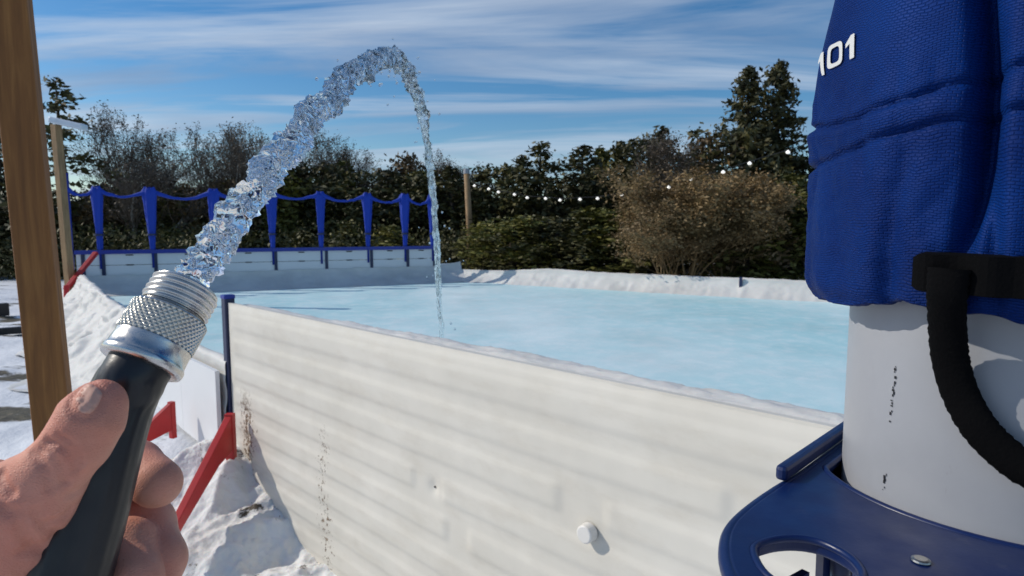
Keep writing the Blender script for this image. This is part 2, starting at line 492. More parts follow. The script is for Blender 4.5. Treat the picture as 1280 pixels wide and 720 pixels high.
# ------------------------------------------------------------------ back wall boards
BH = 1.10
def on_line(A, B, x):
    """point of the ground line A-B that shows in pixel column x"""
    lo, hi = -.5, 1.6
    for _ in range(50):
        m_ = (lo+hi)/2; p = A.lerp(B, m_)
        if px(p)[0] < x: lo = m_
        else: hi = m_
    return A.lerp(B, m_)
bd = (CF-CL).normalized(); bnn = Vector((bd.y, -bd.x, 0))     # towards the camera
back = thing('rink_boards', 'tall white far boards with navy posts and a blue top rail, under the netting', 'rink boards')
POSTX = [107, 132, 197, 277, 346, 409, 465, 510, 543, 575]
pts = [on_line(CL, CF, x) for x in POSTX]
pts = [CL]+pts
for i, (a, b) in enumerate(zip(pts, pts[1:])):
    h = BH if i < 9 else .62
    L = (b-a).length; mid = (a+b)/2; rz = math.atan2(bd.y, bd.x)
    if i == 0 or L < .3: pass
    pm = MB()
    pm.box(Vector((mid.x, mid.y, .40 if h > .8 else .31)), (L-.05, .03, .76 if h > .8 else .6), rz=rz)
    if h > .8: pm.box(Vector((mid.x, mid.y, .936)), (L-.05, .03, .285), rz=rz)
    o = pm.obj('panel', M['board'], back)
    if L > .6 and h > .8:
        for zz in (.787, 1.045):
            hm = MB(); hm.box(Vector((mid.x, mid.y, zz))+bnn*.02, (.17, .012, .03), rz=rz); hm.obj('handle_slot', M['dark'], back)
for i, x in enumerate(POSTX):
    p = on_line(CL, CF, x); h = BH if i < 9 else .66
    pm = MB(); pm.box(Vector((p.x, p.y, h/2+.12))+bnn*.018, (.085, .05, h-.24), rz=math.atan2(bd.y, bd.x)); pm.obj('post', M['navy'], back)
rail = MB(); rail.bar(CL+Vector((0,0,BH+.03))+bnn*.02, on_line(CL, CF, 545)+Vector((0,0,BH+.03))+bnn*.02, .14, .10)
rail.obj('top_rail', M['blue'], back)

# liner along the back wall (sloping sheet with folds)
def backliner(u, v):
    p = CL.lerp(CF, u); s = (p-CL).length
    off = .05+.75*v**1.6*(1+.25*fb(s, 0, 0, .8)); z = .48*(1-v)**1.5+.055+.04*fb(s, v, 0, 2.2)*math.sin(PI*v)+.03*fb(s, v*2, 3, 1.1)*(1-v)
    if u > .93: z *= 1+(u-.93)*4
    q_ = p+bnn*off
    return (q_.x, q_.y, z)
q = MB(); q.grid(backliner, 260, 18)
tag(q.obj('wall_liner', M['liner'], smooth=True), 'rumpled white liner sheet at the foot of the tall far boards', 'liner')

# right far wall, low and wrapped in liner
rn = Vector((rd.y, -rd.x, 0));
if rn.y > 0: rn = -rn
def rwl(u, v):
    s = 19*u; p = CF+rd*s
    h = .40+.10*ss(s/4)+.015*fb(s, 0, 0, .8)+.02*nz(s, 0, 3, .35)+.05*math.exp(-((s-3.4)/.8)**2)
    if v < .2: off = -.10; z = h*(v/.2)*.9
    elif v < .5:
        k = (v-.2)/.3; off = -.10+.20*k; z = h*(.9+.10*math.sin(PI*k))+.012*fb(s, k, 0, 6)
    else:
        k = (v-.5)/.5; off = .10+.45*k**2*(1+.3*fb(s, 1, 0, .9)); z = h*(1-k)**1.1*.9+.04+.03*fb(s, k, 2, 2)*math.sin(PI*k)
    q_ = p+rn*off
    return (q_.x, q_.y, z)
q = MB(); q.grid(rwl, 420, 34)
tag(q.obj('wrapped_wall', M['liner'], smooth=True), 'low white liner wrapped wall along the right far side of the rink, in front of the dark trees', 'rink wall')
pp = on_line(CF, CRR, 927)+rn*.16
q = MB(); q.box((pp.x, pp.y, .36), (.07, .05, .34), rz=math.atan2(rd.y, rd.x))
tag(q.obj('wall_post', M['navy'], bevel=.004), 'short navy post on the low white wall, left of the blue fabric', 'post')

# ------------------------------------------------------------------ net poles and swags on the back wall
NETX = [93, 129, 194, 272, 343, 403, 461, 507, 541]
ORD = ['first', 'second', 'third', 'fourth', 'fifth', 'sixth', 'seventh', 'eighth', 'ninth']
tops = []
def netpole(i, x):
    p = on_line(CL, CF, x)
    p = p+bnn*.03
    zt = 2.78 if i else 3.12
    lab = {0: 'tallest blue net pole, standing at the left corner of the far boards',
           8: 'blue net pole at the right end of the row, behind the falling water'}.get(i, f'{ORD[i]} blue net pole from the left, netting tied in a tapering bunch')
    t = thing('net_pole', lab, 'net pole', 'net poles along the far boards', loc=(p.x, p.y, 1.0))
    q = MB(); q.tube([(0,0,-.3), (0,0,zt-1.0)], .03 if i else .055, 10); q.obj('pole', M['blue'], t, smooth=True)
    if i:
        def bun(u, v, wd=(.20 if i == 1 else .22+.08*((i*37) % 5)/4)):
            z = .18+(zt-1.0-.16)*v; a = 2*PI*u
            r = (.075+(wd*.5)*v**1.25)*(1+.16*math.sin(a*5+i+3*v)+.1*fb(math.cos(a), math.sin(a), v*3+i, 2))
            r *= 1-.35*ss((v-.93)/.07)
            r *= .78; c = bd*(math.cos(a)*r)+bnn*(math.sin(a)*r*.6)
            return (c.x, c.y, z+.03*math.sin(a*3))
        q = MB(); q.grid(bun, 30, 26); q.obj('gathered_net', M['netblue'], t, smooth=True)
        q = MB(); q.tube([(0,0,.55), (0,0,.60)], .115, 16); q.obj('tie', M['navy'], t)
    return Vector((p.x, p.y, zt-.05))
for i, x in enumerate(NETX): tops.append(netpole(i, x))
tops[0].z = 2.72
for i, (a, b) in enumerate(zip(tops, tops[1:])):
    n = 14; pl = []; rr = []
    for k in range(n+1):
        f_ = k/n; p = a.lerp(b, f_); p.z -= (.15+.03*((i*53) % 4))*math.sin(PI*f_**(.9+.07*(i % 4)))+.03*nz(k, i, 0, 1.3); pl.append(p); rr.append(.030+.05*(abs(f_-.5)*2)**2+.008*nz(k, i, 3, 1.7))
    q = MB(); q.tube(pl, rr, 8)
    o = q.obj('net_swag', M['netblue'], smooth=True)
    tag(o, f'{ORD[i]} sagging blue roll of netting from the left, slung between two net poles', 'netting', 'swags of netting between the net poles')

# ------------------------------------------------------------------ posts and poles
def lumber(name, label, A, B, w, m, cat='post'):
    A = Vector(A); B = Vector(B); t = thing(name, label, cat, loc=(B.x, B.y, 0))
    q = MB(); q.bar(B-Vector((B.x, B.y, 0)), A-Vector((B.x, B.y, 0)), w[0], w[1], up=(0, 1, 0.0))
    o = q.obj('post_body', m, None, bevel=.006); bpy.data.objects.remove(t)
    o.name = name; o.location = (B.x, B.y, 0); return tag(o, label, cat)
def vpost(name, label, x_top, y_top, xb, yb, w, m, rz, cat='post'):
    b = G(xb, yb); t_ = P(x_top, y_top, b.y)
    mb = MB(); d = Vector((t_.x-b.x, 0, t_.z)); up = Vector((math.sin(rz), math.cos(rz), 0))
    mb.bar(Vector((0,0,-.1)), d, w, w, up=up)
    o = mb.obj(name, m, bevel=.007*w/.1); o.location = b; return tag(o, label, cat)
# big square post, left foreground
BIGD = 1.75
bt = P(8, -40, BIGD); bb = P(92, 760, BIGD)
q = MB(); dd = bb-bt; k = (0-bt.z)/dd.z; ft = bt+dd*k
q.bar((ft-bt).normalized()*.6, bt-ft, .088, .088, up=Vector((.46, -.89, 0)))
o = q.obj('square_post', M['wood'], bevel=.006); o.location = ft
tag(o, 'thick orange brown square timber post standing at the left edge', 'post')
vpost('thin_post', 'thin pale wooden post standing just behind the big orange post', 47, 96, 72, 352, .09, M['greywood'], .3)

# lamp pole at left
b = G(90, 384); d_ = b.y
tp = P(70, 156, d_)
lp = thing('light_pole', 'weathered wooden pole carrying a pale floodlight at its top, left', 'light pole', loc=b)
q = MB(); q.bar(Vector((0,0,-.1)), tp-b, .15, .15, up=(.3, 1, 0)); q.obj('pole', M['polewood'], lp, bevel=.01)
M['lamp'] = plastic('lamp housing', (.66,.72,.78), .35)
q = MB(); a = P(67, 154, d_)-b; c = P(108, 160, d_-.05)-b
q.bar(a+Vector((0,-.05,.06)), c+Vector((0,-.05,.0)), .22, .13); q.obj('lamp_head', M['lamp'], lp, bevel=.03)

b = G(590, 345, 0); b = Vector((b.x*1.06, b.y*1.06, 0)); 
tp = P(583, 212, b.y)
sp_ = thing('light_string_pole', 'round wooden pole with a grey cap behind the far corner of the rink', 'pole', loc=b)
q = MB(); q.tube([(0,0,-.1), (tp.x-b.x, 0, tp.z)], [.14, .105], 14); q.obj('pole', M['polewood'], sp_, smooth=True)
q = MB(); q.tube([(tp.x-b.x, 0, tp.z-.16), (tp.x-b.x, 0, tp.z+.03)], [.12, .115], 14); q.obj('cap', mat('galvanised', (.35,.36,.38), .5, .5), sp_)
# string of bulbs
M['bulb'] = mat('bulb glass', (.9,.9,.88), .15, Emission_Color=(1,.96,.88,1), Emission_Strength=.8)
pxs = [(593,232),(611,236),(623,240),(643,243),(659,247),(682,248),(700,250),(725,249),(747,248),(777,243),(800,240),(836,234),(865,225),(904,215),(937,204),(985,190),(1045,170)]
ls = thing('string_lights', 'sagging string of small white bulbs hung in front of the dark trees', 'string lights', loc=(b.x, b.y, 0))
PB = [Vector((b.x, b.y, tp.z-.25))]
for i, (x, y) in enumerate(pxs):
    f_ = (x-585)/(1060-585); d_ = 1/((1-f_)/b.y + f_/15.5)
    PB.append(P(x, y, d_))
wire = MB(); wire.tube([p-Vector((b.x, b.y, -.05)) for p in PB], .009, 5); wire.obj('wire', M['dark'], ls)
for p in PB[1:]:
    q = MB(); c = p-Vector((b.x, b.y, 0)); q.tube([c+Vector((0,0,.045)), c+Vector((0,0,.02)), c, c-Vector((0,0,.035)), c-Vector((0,0,.05))], [.02,.04,.062,.045,.01], 8)
    q.obj('bulb', M['bulb'], ls, smooth=True)
# pole carrying the far end of the string (stands behind the blue fabric)
e = PB[-1]; q = MB(); q.tube([(e.x, e.y, -.1), (e.x, e.y, e.z+.15)], [.09,.07], 12)
tag(q.obj('wooden_pole', M['polewood'], smooth=True), 'round wooden pole hidden behind the blue fabric, holding the bulb string', 'pole')

# ------------------------------------------------------------------ trees
def leaf_tris(rng, centers, size, n_each, spread, el=1.0, droop=0):
    """many small leaf blades scattered around given centres -> verts, faces"""
    C_ = np.repeat(np.asarray(centers, float), n_each, axis=0); N = len(C_)
    C_ = C_+rng.normal(0, 1, (N, 3))*spread
    a = rng.normal(0, 1, (N, 3)); a[:, 2] -= droop; a /= np.linalg.norm(a, axis=1, keepdims=True)
    b = np.cross(a, rng.normal(0, 1, (N, 3))); b /= np.linalg.norm(b, axis=1, keepdims=True)
    s = size*(.5+rng.random((N, 1)))
    v0 = C_-a*s*el; v1 = C_+b*s*.5; v2 = C_+a*s*el; v3 = C_-b*s*.5
    V = np.stack([v0, v1, v2, v3], 1).reshape(-1, 3)
    Fc = np.arange(N*4).reshape(-1, 4)
    return V.tolist(), [tuple(q) for q in Fc.tolist()]
def tree_conifer(seed, h, rad, gaps=.0, droop=.25, start=.06, dens=1.0):
    rng = np.random.default_rng(seed); tr = MB()
    lean = rng.normal(0, .01, 2)*h
    tr.tube([(0,0,-.2), (lean[0]*.4, lean[1]*.4, h*.5), (lean[0], lean[1], h*.97)], [h*.016+.04, h*.01+.02, .02], 7)
    cs = []; n = int(h*11*dens)
    for i in range(n):
        f_ = start+(1-start)*(i+rng.random())/n
        if rng.random() < gaps: continue
        L = rad*((1-f_)**.75)*(.55+.6*rng.random())+.12
        if f_ < .3: L *= .75+.8*f_
        a = rng.random()*2*PI; z = f_*h
        bx, by = lean[0]*f_, lean[1]*f_
        up = .25-.7*droop*rng.random()
        m_ = max(2, int(L/.28))
        e_ = None
        for k in range(1, m_+1):
            q_ = k/m_; r = L*q_
            cs.append((bx+math.cos(a)*r, by+math.sin(a)*r, z+r*up-droop*q_*q_*L*.5))
            e_ = cs[-1]
        tr.tube([(bx, by, z), e_], [.03, .008], 4, cap=False)
    cr = MB(); V, Fq = leaf_tris(rng, cs, .15, 7, .13, 1.0, .3); cr.add(V, Fq)
    return tr, cr
def tree_round(seed, h, rad, base=.12):
    rng = np.random.default_rng(seed); tr = MB(); cs = []
    n = int(30*h*rad**.5)
    tr.tube([(0,0,-.2), (.1,0,h*.45), (0,.1,h*.85)], [.13, .09, .03], 7)
    lobes = [(rng.normal(0, rad*.38), rng.normal(0, rad*.38), h*(base+.12+.76*rng.random())) for _ in range(16)]
    for lx, ly, lz in lobes:
        f_ = lz/h; rr = rad*(.30+.28*rng.random())*(1.15-.5*abs(f_-.45))
        k0 = 1-.45*max(0, f_-.5)*2
        lx *= k0; ly *= k0
        tr.tube([(0,0,max(.2, lz-rr-.5)), (lx, ly, lz)], [.04, .012], 4, cap=False)
        for _ in range(int(n/11)):
            d = rng.normal(0, 1, 3); d /= np.linalg.norm(d); r = rr*(.6+.45*rng.random())
            z = lz+d[2]*r*1.15
            if z > .15: cs.append((lx+d[0]*r, ly+d[1]*r, min(z, h)))
    cr = MB(); V, Fq = leaf_tris(rng, cs, .13, 9, .15); cr.add(V, Fq)
    return tr, cr
def tree_bare(seed, h, stems=1, spread=.5, trunk_r=.09, leafy=0):
    rng = np.random.default_rng(seed); tr = MB(); br = MB(); ends = []
    def grow(p, d, L, r, lev):
        n = 4; pts_ = [p]; rs_ = [r]
        for k in range(n):
            d = (d+Vector(rng.normal(0, .13, 3))+Vector((0, 0, .13))).normalized()
            p = p+d*(L/n); pts_.append(p); rs_.append(max(.007, r*(1-.75*(k+1)/n)))
        (tr if lev == 0 else br).tube(pts_, rs_, 6 if lev == 0 else 3, cap=False)
        if lev >= 3: ends.append(pts_[-1]); ends.append(pts_[-2]); return
        cnt = (11, 6, 5)[lev]
        for k in range(cnt):
            f_ = (.30 if lev == 0 else .2)+(.98-(.30 if lev == 0 else .2))*(k+rng.random())/cnt
            i = min(n-1, int(f_*n)); q_ = pts_[i].lerp(pts_[i+1], f_*n-i)
            dd_ = pts_[i+1]-pts_[i]; dd_.normalize()
            o_ = Vector(rng.normal(0, 1, 3)); o_ = (o_-dd_*o_.dot(dd_)).normalized()
            nd_ = (dd_*(.85-.1*lev)+o_*(spread*(1.15-.3*f_))).normalized()
            grow(q_, nd_, L*(.46 if lev == 0 else .55)*(1.15-.5*f_), max(.009, r*(.5 if lev == 0 else .55)*(1-.5*f_)), lev+1)
    for s_ in range(stems):
        a = rng.random()*2*PI
        d = Vector((math.cos(a)*.22*(stems > 1), math.sin(a)*.22*(stems > 1), 1)).normalized()
        grow(Vector((math.cos(a)*.12*(stems > 1), math.sin(a)*.12*(stems > 1), -.2)), d, h*(.78+.2*rng.random() if stems > 1 else .98), trunk_r, 0)
    if leafy and ends:
        V, Fq = leaf_tris(rng, [tuple(e) for e in ends], .06, leafy, .12); br.add(V, Fq)
    return tr, br
PROTO = {}
def proto(key, fn, tm, cm):
    tr, cr = fn
    a = bpy.data.meshes.new(key+'_trunk'); a.from_pydata(tr.v, [], tr.f); a.materials.append(tm); a.polygons.foreach_set('use_smooth', [True]*len(a.polygons))
    b = bpy.data.meshes.new(key+'_crown'); b.from_pydata(cr.v, [], cr.f); b.materials.append(cm)
    zs = [v[2] for v in cr.v]
    PROTO[key] = (a, b, max(zs))
for k in range(3):
    proto(f'fir{k}', tree_conifer(10+k, 9, (2.1, 1.7, 2.5)[k]), M['bark'], M['fir'])
proto('tallfir', tree_conifer(31, 12, 2.5, .04, .22, .05, 2.2), M['bark'], M['fir'])
proto('pine', tree_conifer(37, 11, 3.6, .35, .5, .15, .8), M['bark'], M['fir'])
for k in range(3):
    proto(f'cedar{k}', tree_conifer(50+k, 6, (1.9, 2.4, 1.6)[k], 0, .1, .02, 1.7), M['bark'], M['cedar'])
    proto(f'round{k}', tree_round(70+k, 6, (2.6, 2.2, 3.0)[k]), M['bark'], M['fir'] if k != 1 else M['cedar'])
    proto(f'birch{k}', tree_bare(90+k, 9, 3+k, .30, .085, 2), M['birch'], M['twig'])
    proto(f'bare{k}', tree_bare(110+k, 9, 2, .36, .10, 3), M['bark'], M['twig'])
for k in range(2):
    proto(f'shrub{k}', tree_bare(130+k, 5, 9, .55, .035, 4), M['tan'], M['tan'])
    proto(f'oak{k}', tree_round(140+k, 6, 2.3), M['bark'], M['oak'])
tn = random.Random(3)
def put_tree(kind, x, ytop, d, label, name=None, sx=None, group=None, stretch=1.0):
    tm, cm, ph = PROTO[kind]
    p = P(x, ytop+(tn.random()-.5)*(16 if kind[:3] in ('fir','rou','ced') and ytop > 150 else 4), d); h = p.z
    s = h/ph
    names = {'fir': 'fir_tree', 'tal': 'fir_tree', 'pin': 'pine_tree', 'ced': 'cedar_tree', 'rou': 'evergreen_tree', 'bir': 'birch_tree', 'bar': 'bare_tree', 'shr': 'bare_shrub', 'oak': 'brown_leaf_tree'}
    r = thing(name or names[kind[:3]], label, 'shrub' if kind[:3] == 'shr' else 'tree', group, loc=(p.x, d, 0), rz=tn.random()*6.28)
    w_ = (sx or max(.75, min(1.25, s)))
    r.scale = (w_*stretch, w_*stretch, s)
    for me_, nm in ((tm, 'trunk'), (cm, 'crown')):
        o = bpy.data.objects.new(nm, me_); COL.objects.link(o); o.parent = r
    return r
GA, GB, GC, GD = 'trees behind the net poles', 'trees behind the string lights', 'trees behind the tall boards', 'trees left'
NP = lambda i: f'{ORD[i]} net pole from the left'
# left: big pine and dark firs behind the post
put_tree('pine', 72, 96, 24, 'ragged dark pine rising left of all net poles, behind the floodlight pole', stretch=1.0, sx=1.05)
put_tree('fir0', -10, 120, 27, 'dark fir at the left edge of the photo, left of the big orange post')
put_tree('fir2', 30, 210, 26, 'dark fir mostly hidden behind the big orange square post')
put_tree('round0', 8, 250, 24, 'low dark round evergreen left of the big orange square post', sx=1.2)
put_tree('round2', 62, 250, 25, 'low dark evergreen seen between the orange post and the first net pole', sx=1.1)
put_tree('birch0', 150, 132, 27, 'tall bare birch with several pale stems behind the second net pole from the left')
put_tree('birch1', 188, 150, 28, 'bare birch with pale leaning trunk behind the third net pole from the left')
put_tree('birch2', 172, 180, 25, 'lower bare birch between the second and third net poles from the left', sx=.8)
put_tree('oak0', 140, 225, 26, 'brown leafed low tree behind the second net pole from the left')
put_tree('oak1', 185, 225, 27, 'brown leafed low tree behind the third net pole from the left')
put_tree('round0', 110, 232, 28, 'dark evergreen right behind the tallest net pole at the corner')
put_tree('birch1', 268, 140, 27, 'tall bare birch behind the fourth net pole, left of the water jet')
put_tree('birch0', 303, 148, 28, 'tall bare birch seen just behind the rising water jet')
put_tree('bare0', 325, 160, 28, 'bare dark trunked tree just right of the rising water jet')
put_tree('round0', 238, 226, 27, 'round dark evergreen left of the fourth net pole from the left', sx=1.0)
put_tree('round2', 300, 214, 28, 'round dark evergreen right of the fourth net pole, behind the water jet', sx=1.0)
put_tree('round1', 222, 232, 26, 'low olive evergreen between the third and fourth net poles from the left')
put_tree('oak1', 272, 220, 26, 'brown leafed tree directly behind the fourth net pole from the left')
put_tree('bare1', 392, 158, 30, 'bare twiggy tree rising between the fifth and sixth net poles')
put_tree('bare2', 418, 156, 30, 'bare twiggy tree rising above the sixth net pole from the left')
put_tree('bare0', 447, 176, 30, 'bare tree rising left of the seventh net pole from the left')
put_tree('bare1', 352, 182, 30, 'bare tree rising above the fifth net pole from the left')
put_tree('bare2', 487, 186, 31, 'bare tree rising between the seventh and eighth net poles')
put_tree('oak0', 508, 190, 31, 'brown leafed tree rising above the eighth net pole from the left')
put_tree('bare0', 556, 200, 32, 'bare tree rising right of the falling water, left of the capped pole')
put_tree('birch2', 530, 188, 32, 'bare birch behind the falling water')
put_tree('oak1', 470, 205, 31, 'brown leafed tree behind the seventh net pole from the left')
for i, (x, y, k) in enumerate([(345,205,'round1'),(372,208,'fir0'),(400,210,'round0'),(428,212,'cedar1'),(455,214,'round2'),(484,216,'fir2'),(512,214,'round0'),(540,215,'round1'),(566,216,'fir1')]):
    put_tree(k, x, y-tn.random()*8, 28+tn.random()*2, ['dark round evergreen behind the fifth net pole from the left','narrow dark fir between the fifth and sixth net poles','dark round evergreen behind the sixth net pole from the left','olive cedar between the sixth and seventh net poles','wide dark evergreen behind the seventh net pole from the left','dark fir between the seventh and eighth net poles','dark round evergreen behind the eighth net pole from the left','olive round evergreen behind the last net pole and falling water','dark fir just left of the capped wooden pole'][i], group=GA, sx=1.0)
for i, (x, y, k) in enumerate([(128,285,'cedar0'),(215,288,'cedar1'),(250,290,'cedar2'),(320,285,'cedar1'),(376,284,'cedar0'),(434,275,'cedar2'),(490,284,'cedar1')]):
    put_tree(k, x, y, 23.5+tn.random(), ['low green cedar right of the tallest net pole','low green cedar right of the third net pole from the left','low green cedar left of the fourth net pole','low green cedar left of the fifth net pole','low green cedar left of the sixth net pole','low green cedar left of the seventh net pole','low green cedar left of the eighth net pole'][i], group=GC, sx=.8)
# middle and right: dense dark wood behind the string lights
R1 = [(604,212,'fir0'),(628,200,'round0'),(652,190,'fir1'),(676,176,'fir0'),(700,190,'round2'),(726,188,'fir2'),(752,186,'cedar1'),(780,178,'fir1'),(806,170,'round0'),(830,158,'fir0'),(856,166,'bare0'),(872,166,'oak0'),(890,156,'round2'),(1008,196,'round0'),(1035,190,'fir1'),(1065,200,'round2'),(1100,190,'fir0')]
for i, (x, y, k) in enumerate(R1):
    L = ['dark fir just right of the capped wooden pole, behind the first bulbs','round evergreen second right of the capped pole','dark fir third right of the capped pole, behind the bulb string','tall dark fir fourth right of the capped pole','wide dark evergreen above the lowest sag of the bulb string','broad dark fir right of the lowest sag of the bulb string','olive cedar tree behind the middle of the bulb string','narrow dark fir in the back row, middle of the wood','round dark evergreen in the back row, right of the narrow fir','dark fir rising highest left of the twin peaked conifer','bare thin tree sticking up left of the twin peaked conifer','brown leafed tree left of the twin peaked conifer','wide evergreen against the left foot of the twin peaked conifer','round evergreen at the left edge of the blue fabric','dark fir hidden behind the blue fabric, leftmost of these','round evergreen hidden behind the blue fabric','dark fir hidden behind the blue fabric, rightmost of these'][i]
    put_tree(k, x, y, 27+tn.random()*3, L, group=GB, sx=1.0)
put_tree('tallfir', 938, 82, 29, 'left and lower peak of the tall dark twin conifer beside the blue fabric', sx=1.0)
put_tree('tallfir', 976, 73, 29.5, 'right and higher peak of the tall dark twin conifer beside the blue fabric', sx=.95)
R2 = [(634,268,'cedar0'),(640,262,'round1'),(668,270,'fir2'),(698,262,'round0'),(730,258,'cedar2'),(762,250,'round1'),(792,262,'cedar1'),(820,240,'fir1'),(960,225,'cedar0'),(990,212,'cedar1'),(936,245,'cedar2'),(1020,235,'round1'),(905,235,'oak1')]
for i, (x, y, k) in enumerate(R2):
    L = ['low cedar right beside the capped wooden pole','low olive evergreen under the first bulbs of the string','broad low fir under the left part of the bulb string','low dark evergreen under the lowest sag of the bulb string','low narrow cedar under the middle of the bulb string','olive round evergreen under the middle of the bulb string','low cedar left of the tan bare shrubs','dark fir directly left of the tan bare shrubs','bright green cedar in front of the twin peaked conifer','tall yellow green cedar left of the blue fabric','small green cedar between tan shrubs and yellow green cedar','round evergreen half hidden by the left edge of the blue fabric','brown leafed tree behind the tan bare shrubs'][i]
    put_tree(k, x, y, 21.5+tn.random()*2.5 if x < 800 else 19+tn.random()*2, L, group='lower trees in front of the wood', sx=1.0)
put_tree('shrub0', 862, 200, 19, 'large tan bare shrub with fanned stems, centre of the right wood', sx=1.0)
put_tree('shrub1', 908, 212, 19.5, 'tan bare shrub left of the green cedars and the blue fabric', sx=.9)
put_tree('shrub1', 834, 240, 18.5, 'smaller tan bare shrub left of the large tan shrub', sx=.8)
# far wood reading as one mass
rng = np.random.default_rng(8); cs = []
for i in range(9000):
    x = rng.random()*1500-160; d = 33+rng.random()*7
    yt = 250+12*math.sin(x*.03)+10*math.sin(x*.011+1)+9*math.sin(x*.083)
    p = P(x, yt, d); z = p.z*rng.random()**.8
    cs.append((p.x, d, z))
V, Fq = leaf_tris(rng, cs, .34, 5, .35)
q = MB(); q.add(V, Fq)
tag(q.obj('distant_woods', M['fir']), kind='stuff', label='dark far wood filling the gaps behind the trees', cat='woods')
cs = []
for i in range(3600):
    x = rng.random()*1400-120; d = 22.5+rng.random()*4
    p = P(x, 300, d); cs.append((p.x, d, 1.5*rng.random()**1.3))
for i in range(900):
    cs.append((-22+rng.random()*12, 21+rng.random()*3, 1.5*rng.random()**1.3))
V, Fq = leaf_tris(rng, cs, .075, 14, .25)
q = MB(); q.add(V, Fq)
tag(q.obj('undergrowth', M['fir']), kind='stuff', label='brown undergrowth at the foot of the trees', cat='undergrowth')
# ================================================================== FOREGROUND
# ---- pole with blue fabric sleeve, white pipe and blue bracket, right
PR = .066                                   # pipe radius
PD = .268
pc = P(1262, 600, PD)                       # pipe axis where it meets the bracket plate
TZ = pc.z
pole = thing('net_pole', 'white pipe with blue fabric sleeve and black cord, close at the right edge', 'net pole', loc=(pc.x, pc.y, TZ))
M['pvc'] = plastic('white pipe', (.50,.51,.53), .38, .05, .10, 9)
t = NT(M['pvc']); co = t.coord()
c0 = t.ramp(t.noise(co, 9, 5, .6), [(.3, (.30,.31,.335)), (.7, (.37,.38,.405))])
sc_ = t.ramp(t.noise(t.coord(scale=(1, 1, .25)), 160, 4, .7), [(.68, 0.0), (.80, .45)])
t.color(t.mix(sc_, c0, (.18,.17,.16)))
q = MB(); q.tube([(0,0,-1.58), (0,0,-.03), (0,0,.0), (0,0,.2), (0,0,.5)], PR, 96); q.obj('pipe', M['pvc'], pole, smooth=True)
# black print running down the pipe: rows of tiny dashes
def cyl_at(x, y, rad, c=pc):
    """angle and height where pixel (x, y) meets a vertical cylinder round the pole axis"""
    d = P(x, y, 1.0)-Vector((0, 0, CAMZ)); ox, oy = -c.x, -c.y
    A = d.x**2+d.y**2; B = 2*(ox*d.x+oy*d.y); C_ = ox*ox+oy*oy-rad*rad
    D = max(0.0, B*B-4*A*C_); k = (-B-math.sqrt(D))/(2*A)
    return math.atan2(oy+d.y*k, ox+d.x*k), CAMZ+d.z*k-c.z
rp = random.Random(4)
q = MB()
for (x0, y0, x1, y1, n) in ((1121, 452, 1113, 530, 24), (1108, 590, 1104, 615, 8)):
    for i in range(n):
        if rp.random() < .28: continue
        f_ = i/n; th, z = cyl_at(x0+(x1-x0)*f_, y0+(y1-y0)*f_, PR)
        w_ = .0008*(.4+rp.random()); h_ = .0005*(.4+rp.random())
        dth = (rp.random()-.5)*.014
        v = []
        for sz in (-1, 1):
            for k in (-1, 1):
                a = th+dth+k*w_/PR/2; v.append((math.cos(a)*(PR+.0003), math.sin(a)*(PR+.0003), z+sz*h_))
        q.add(v, [(0,1,3,2)])
q.obj('printed_text', M['dark'], pole)
# fabric sleeve
def crv(x, pts_):
    for (a, b), (c, d) in zip(pts_, pts_[1:]):
        if x <= c: return b+(d-b)*ss((x-a)/(c-a))
    return pts_[-1][1]
ZB = P(1100, 377, PD).z-TZ+.0           # hem height relative to the plate
def gr(x, c, w): return math.exp(-((x-c)/w)**2)
SL_TH, _ = cyl_at(1195, 200, .086)
def sleeve(th, z, off=0.0):
    zz = z-ZB
    r = .0825 - .011*ss((zz-.07)/.13) + .003*math.sin(2*th+1)
    d = (th-SL_TH+PI) % (2*PI)-PI        # angle from the deep vertical fold
    r -= .015*gr(d, 0.0+.08*math.sin(zz*24), .038)*ss((zz-.012)/.03) + .005*gr(d, .17-.06*math.sin(zz*19), .03)*gr(zz, .05, .05)       # fold
    r += .0045*gr(d, -.28, .20)*ss(zz/.03)+ .004*gr(d, .22, .12)
    # diagonal soft folds on the left half
    k = d+1.1-(zz-.05)*4.5; r += .0035*gr(k, 0, .16)*gr(zz, .15, .08)
    k = d+.95+(zz)*3.0; r += .003*gr(k, 0, .10)*gr(zz, .03, .05)
    k = d+.30-(zz)*2.0; r -= .004*gr(k, 0, .05)*gr(zz, .015, .04)
    # seams: two stitched rows
    for zs in (.081+.006*math.sin(2.6*d), .065+.005*math.sin(2.2*d+.8)):
        r -= (.0030+.0014*nz(th*9, zs, 0))*gr(zz, zs+.0012*nz(th*5, zs, 4), .0015)
    r += .0012*gr(zz, .073, .005)
    r += .0020*fb(math.cos(th)*2, math.sin(th)*2, z*9, 1.0, 2) + .0007*(1-ss((zz-.085)/.02))*fb(th*6, z*60, 0, 1.0) - .0012*(1-ss((zz-.085)/.02))*(1-abs(nz(th*3.2, z*16, 2)))**6
    r -= .003*gr(zz, 0, .004)
    r += off
    return Vector((math.cos(th)*r, math.sin(th)*r, z))
def hem(th):
    d = (th-SL_TH+PI) % (2*PI)-PI
    return ZB + .0035*fb(th*2.0, 0, 0, 1.0) + .004*gr(d, -.15, .25) - .005*ss((d-.2)/.5)
NT_, NZ_ = 560, 330
vs = []
for j in range(NZ_+1):
    for i in range(NT_):
        th = 2*PI*i/NT_; h0 = hem(th); z = h0+(.42-h0)*(j/NZ_)**1.12
        vs.append(sleeve(th, z))
fs = [(j*NT_+i, j*NT_+(i+1) % NT_, (j+1)*NT_+(i+1) % NT_, (j+1)*NT_+i) for j in range(NZ_) for i in range(NT_)]
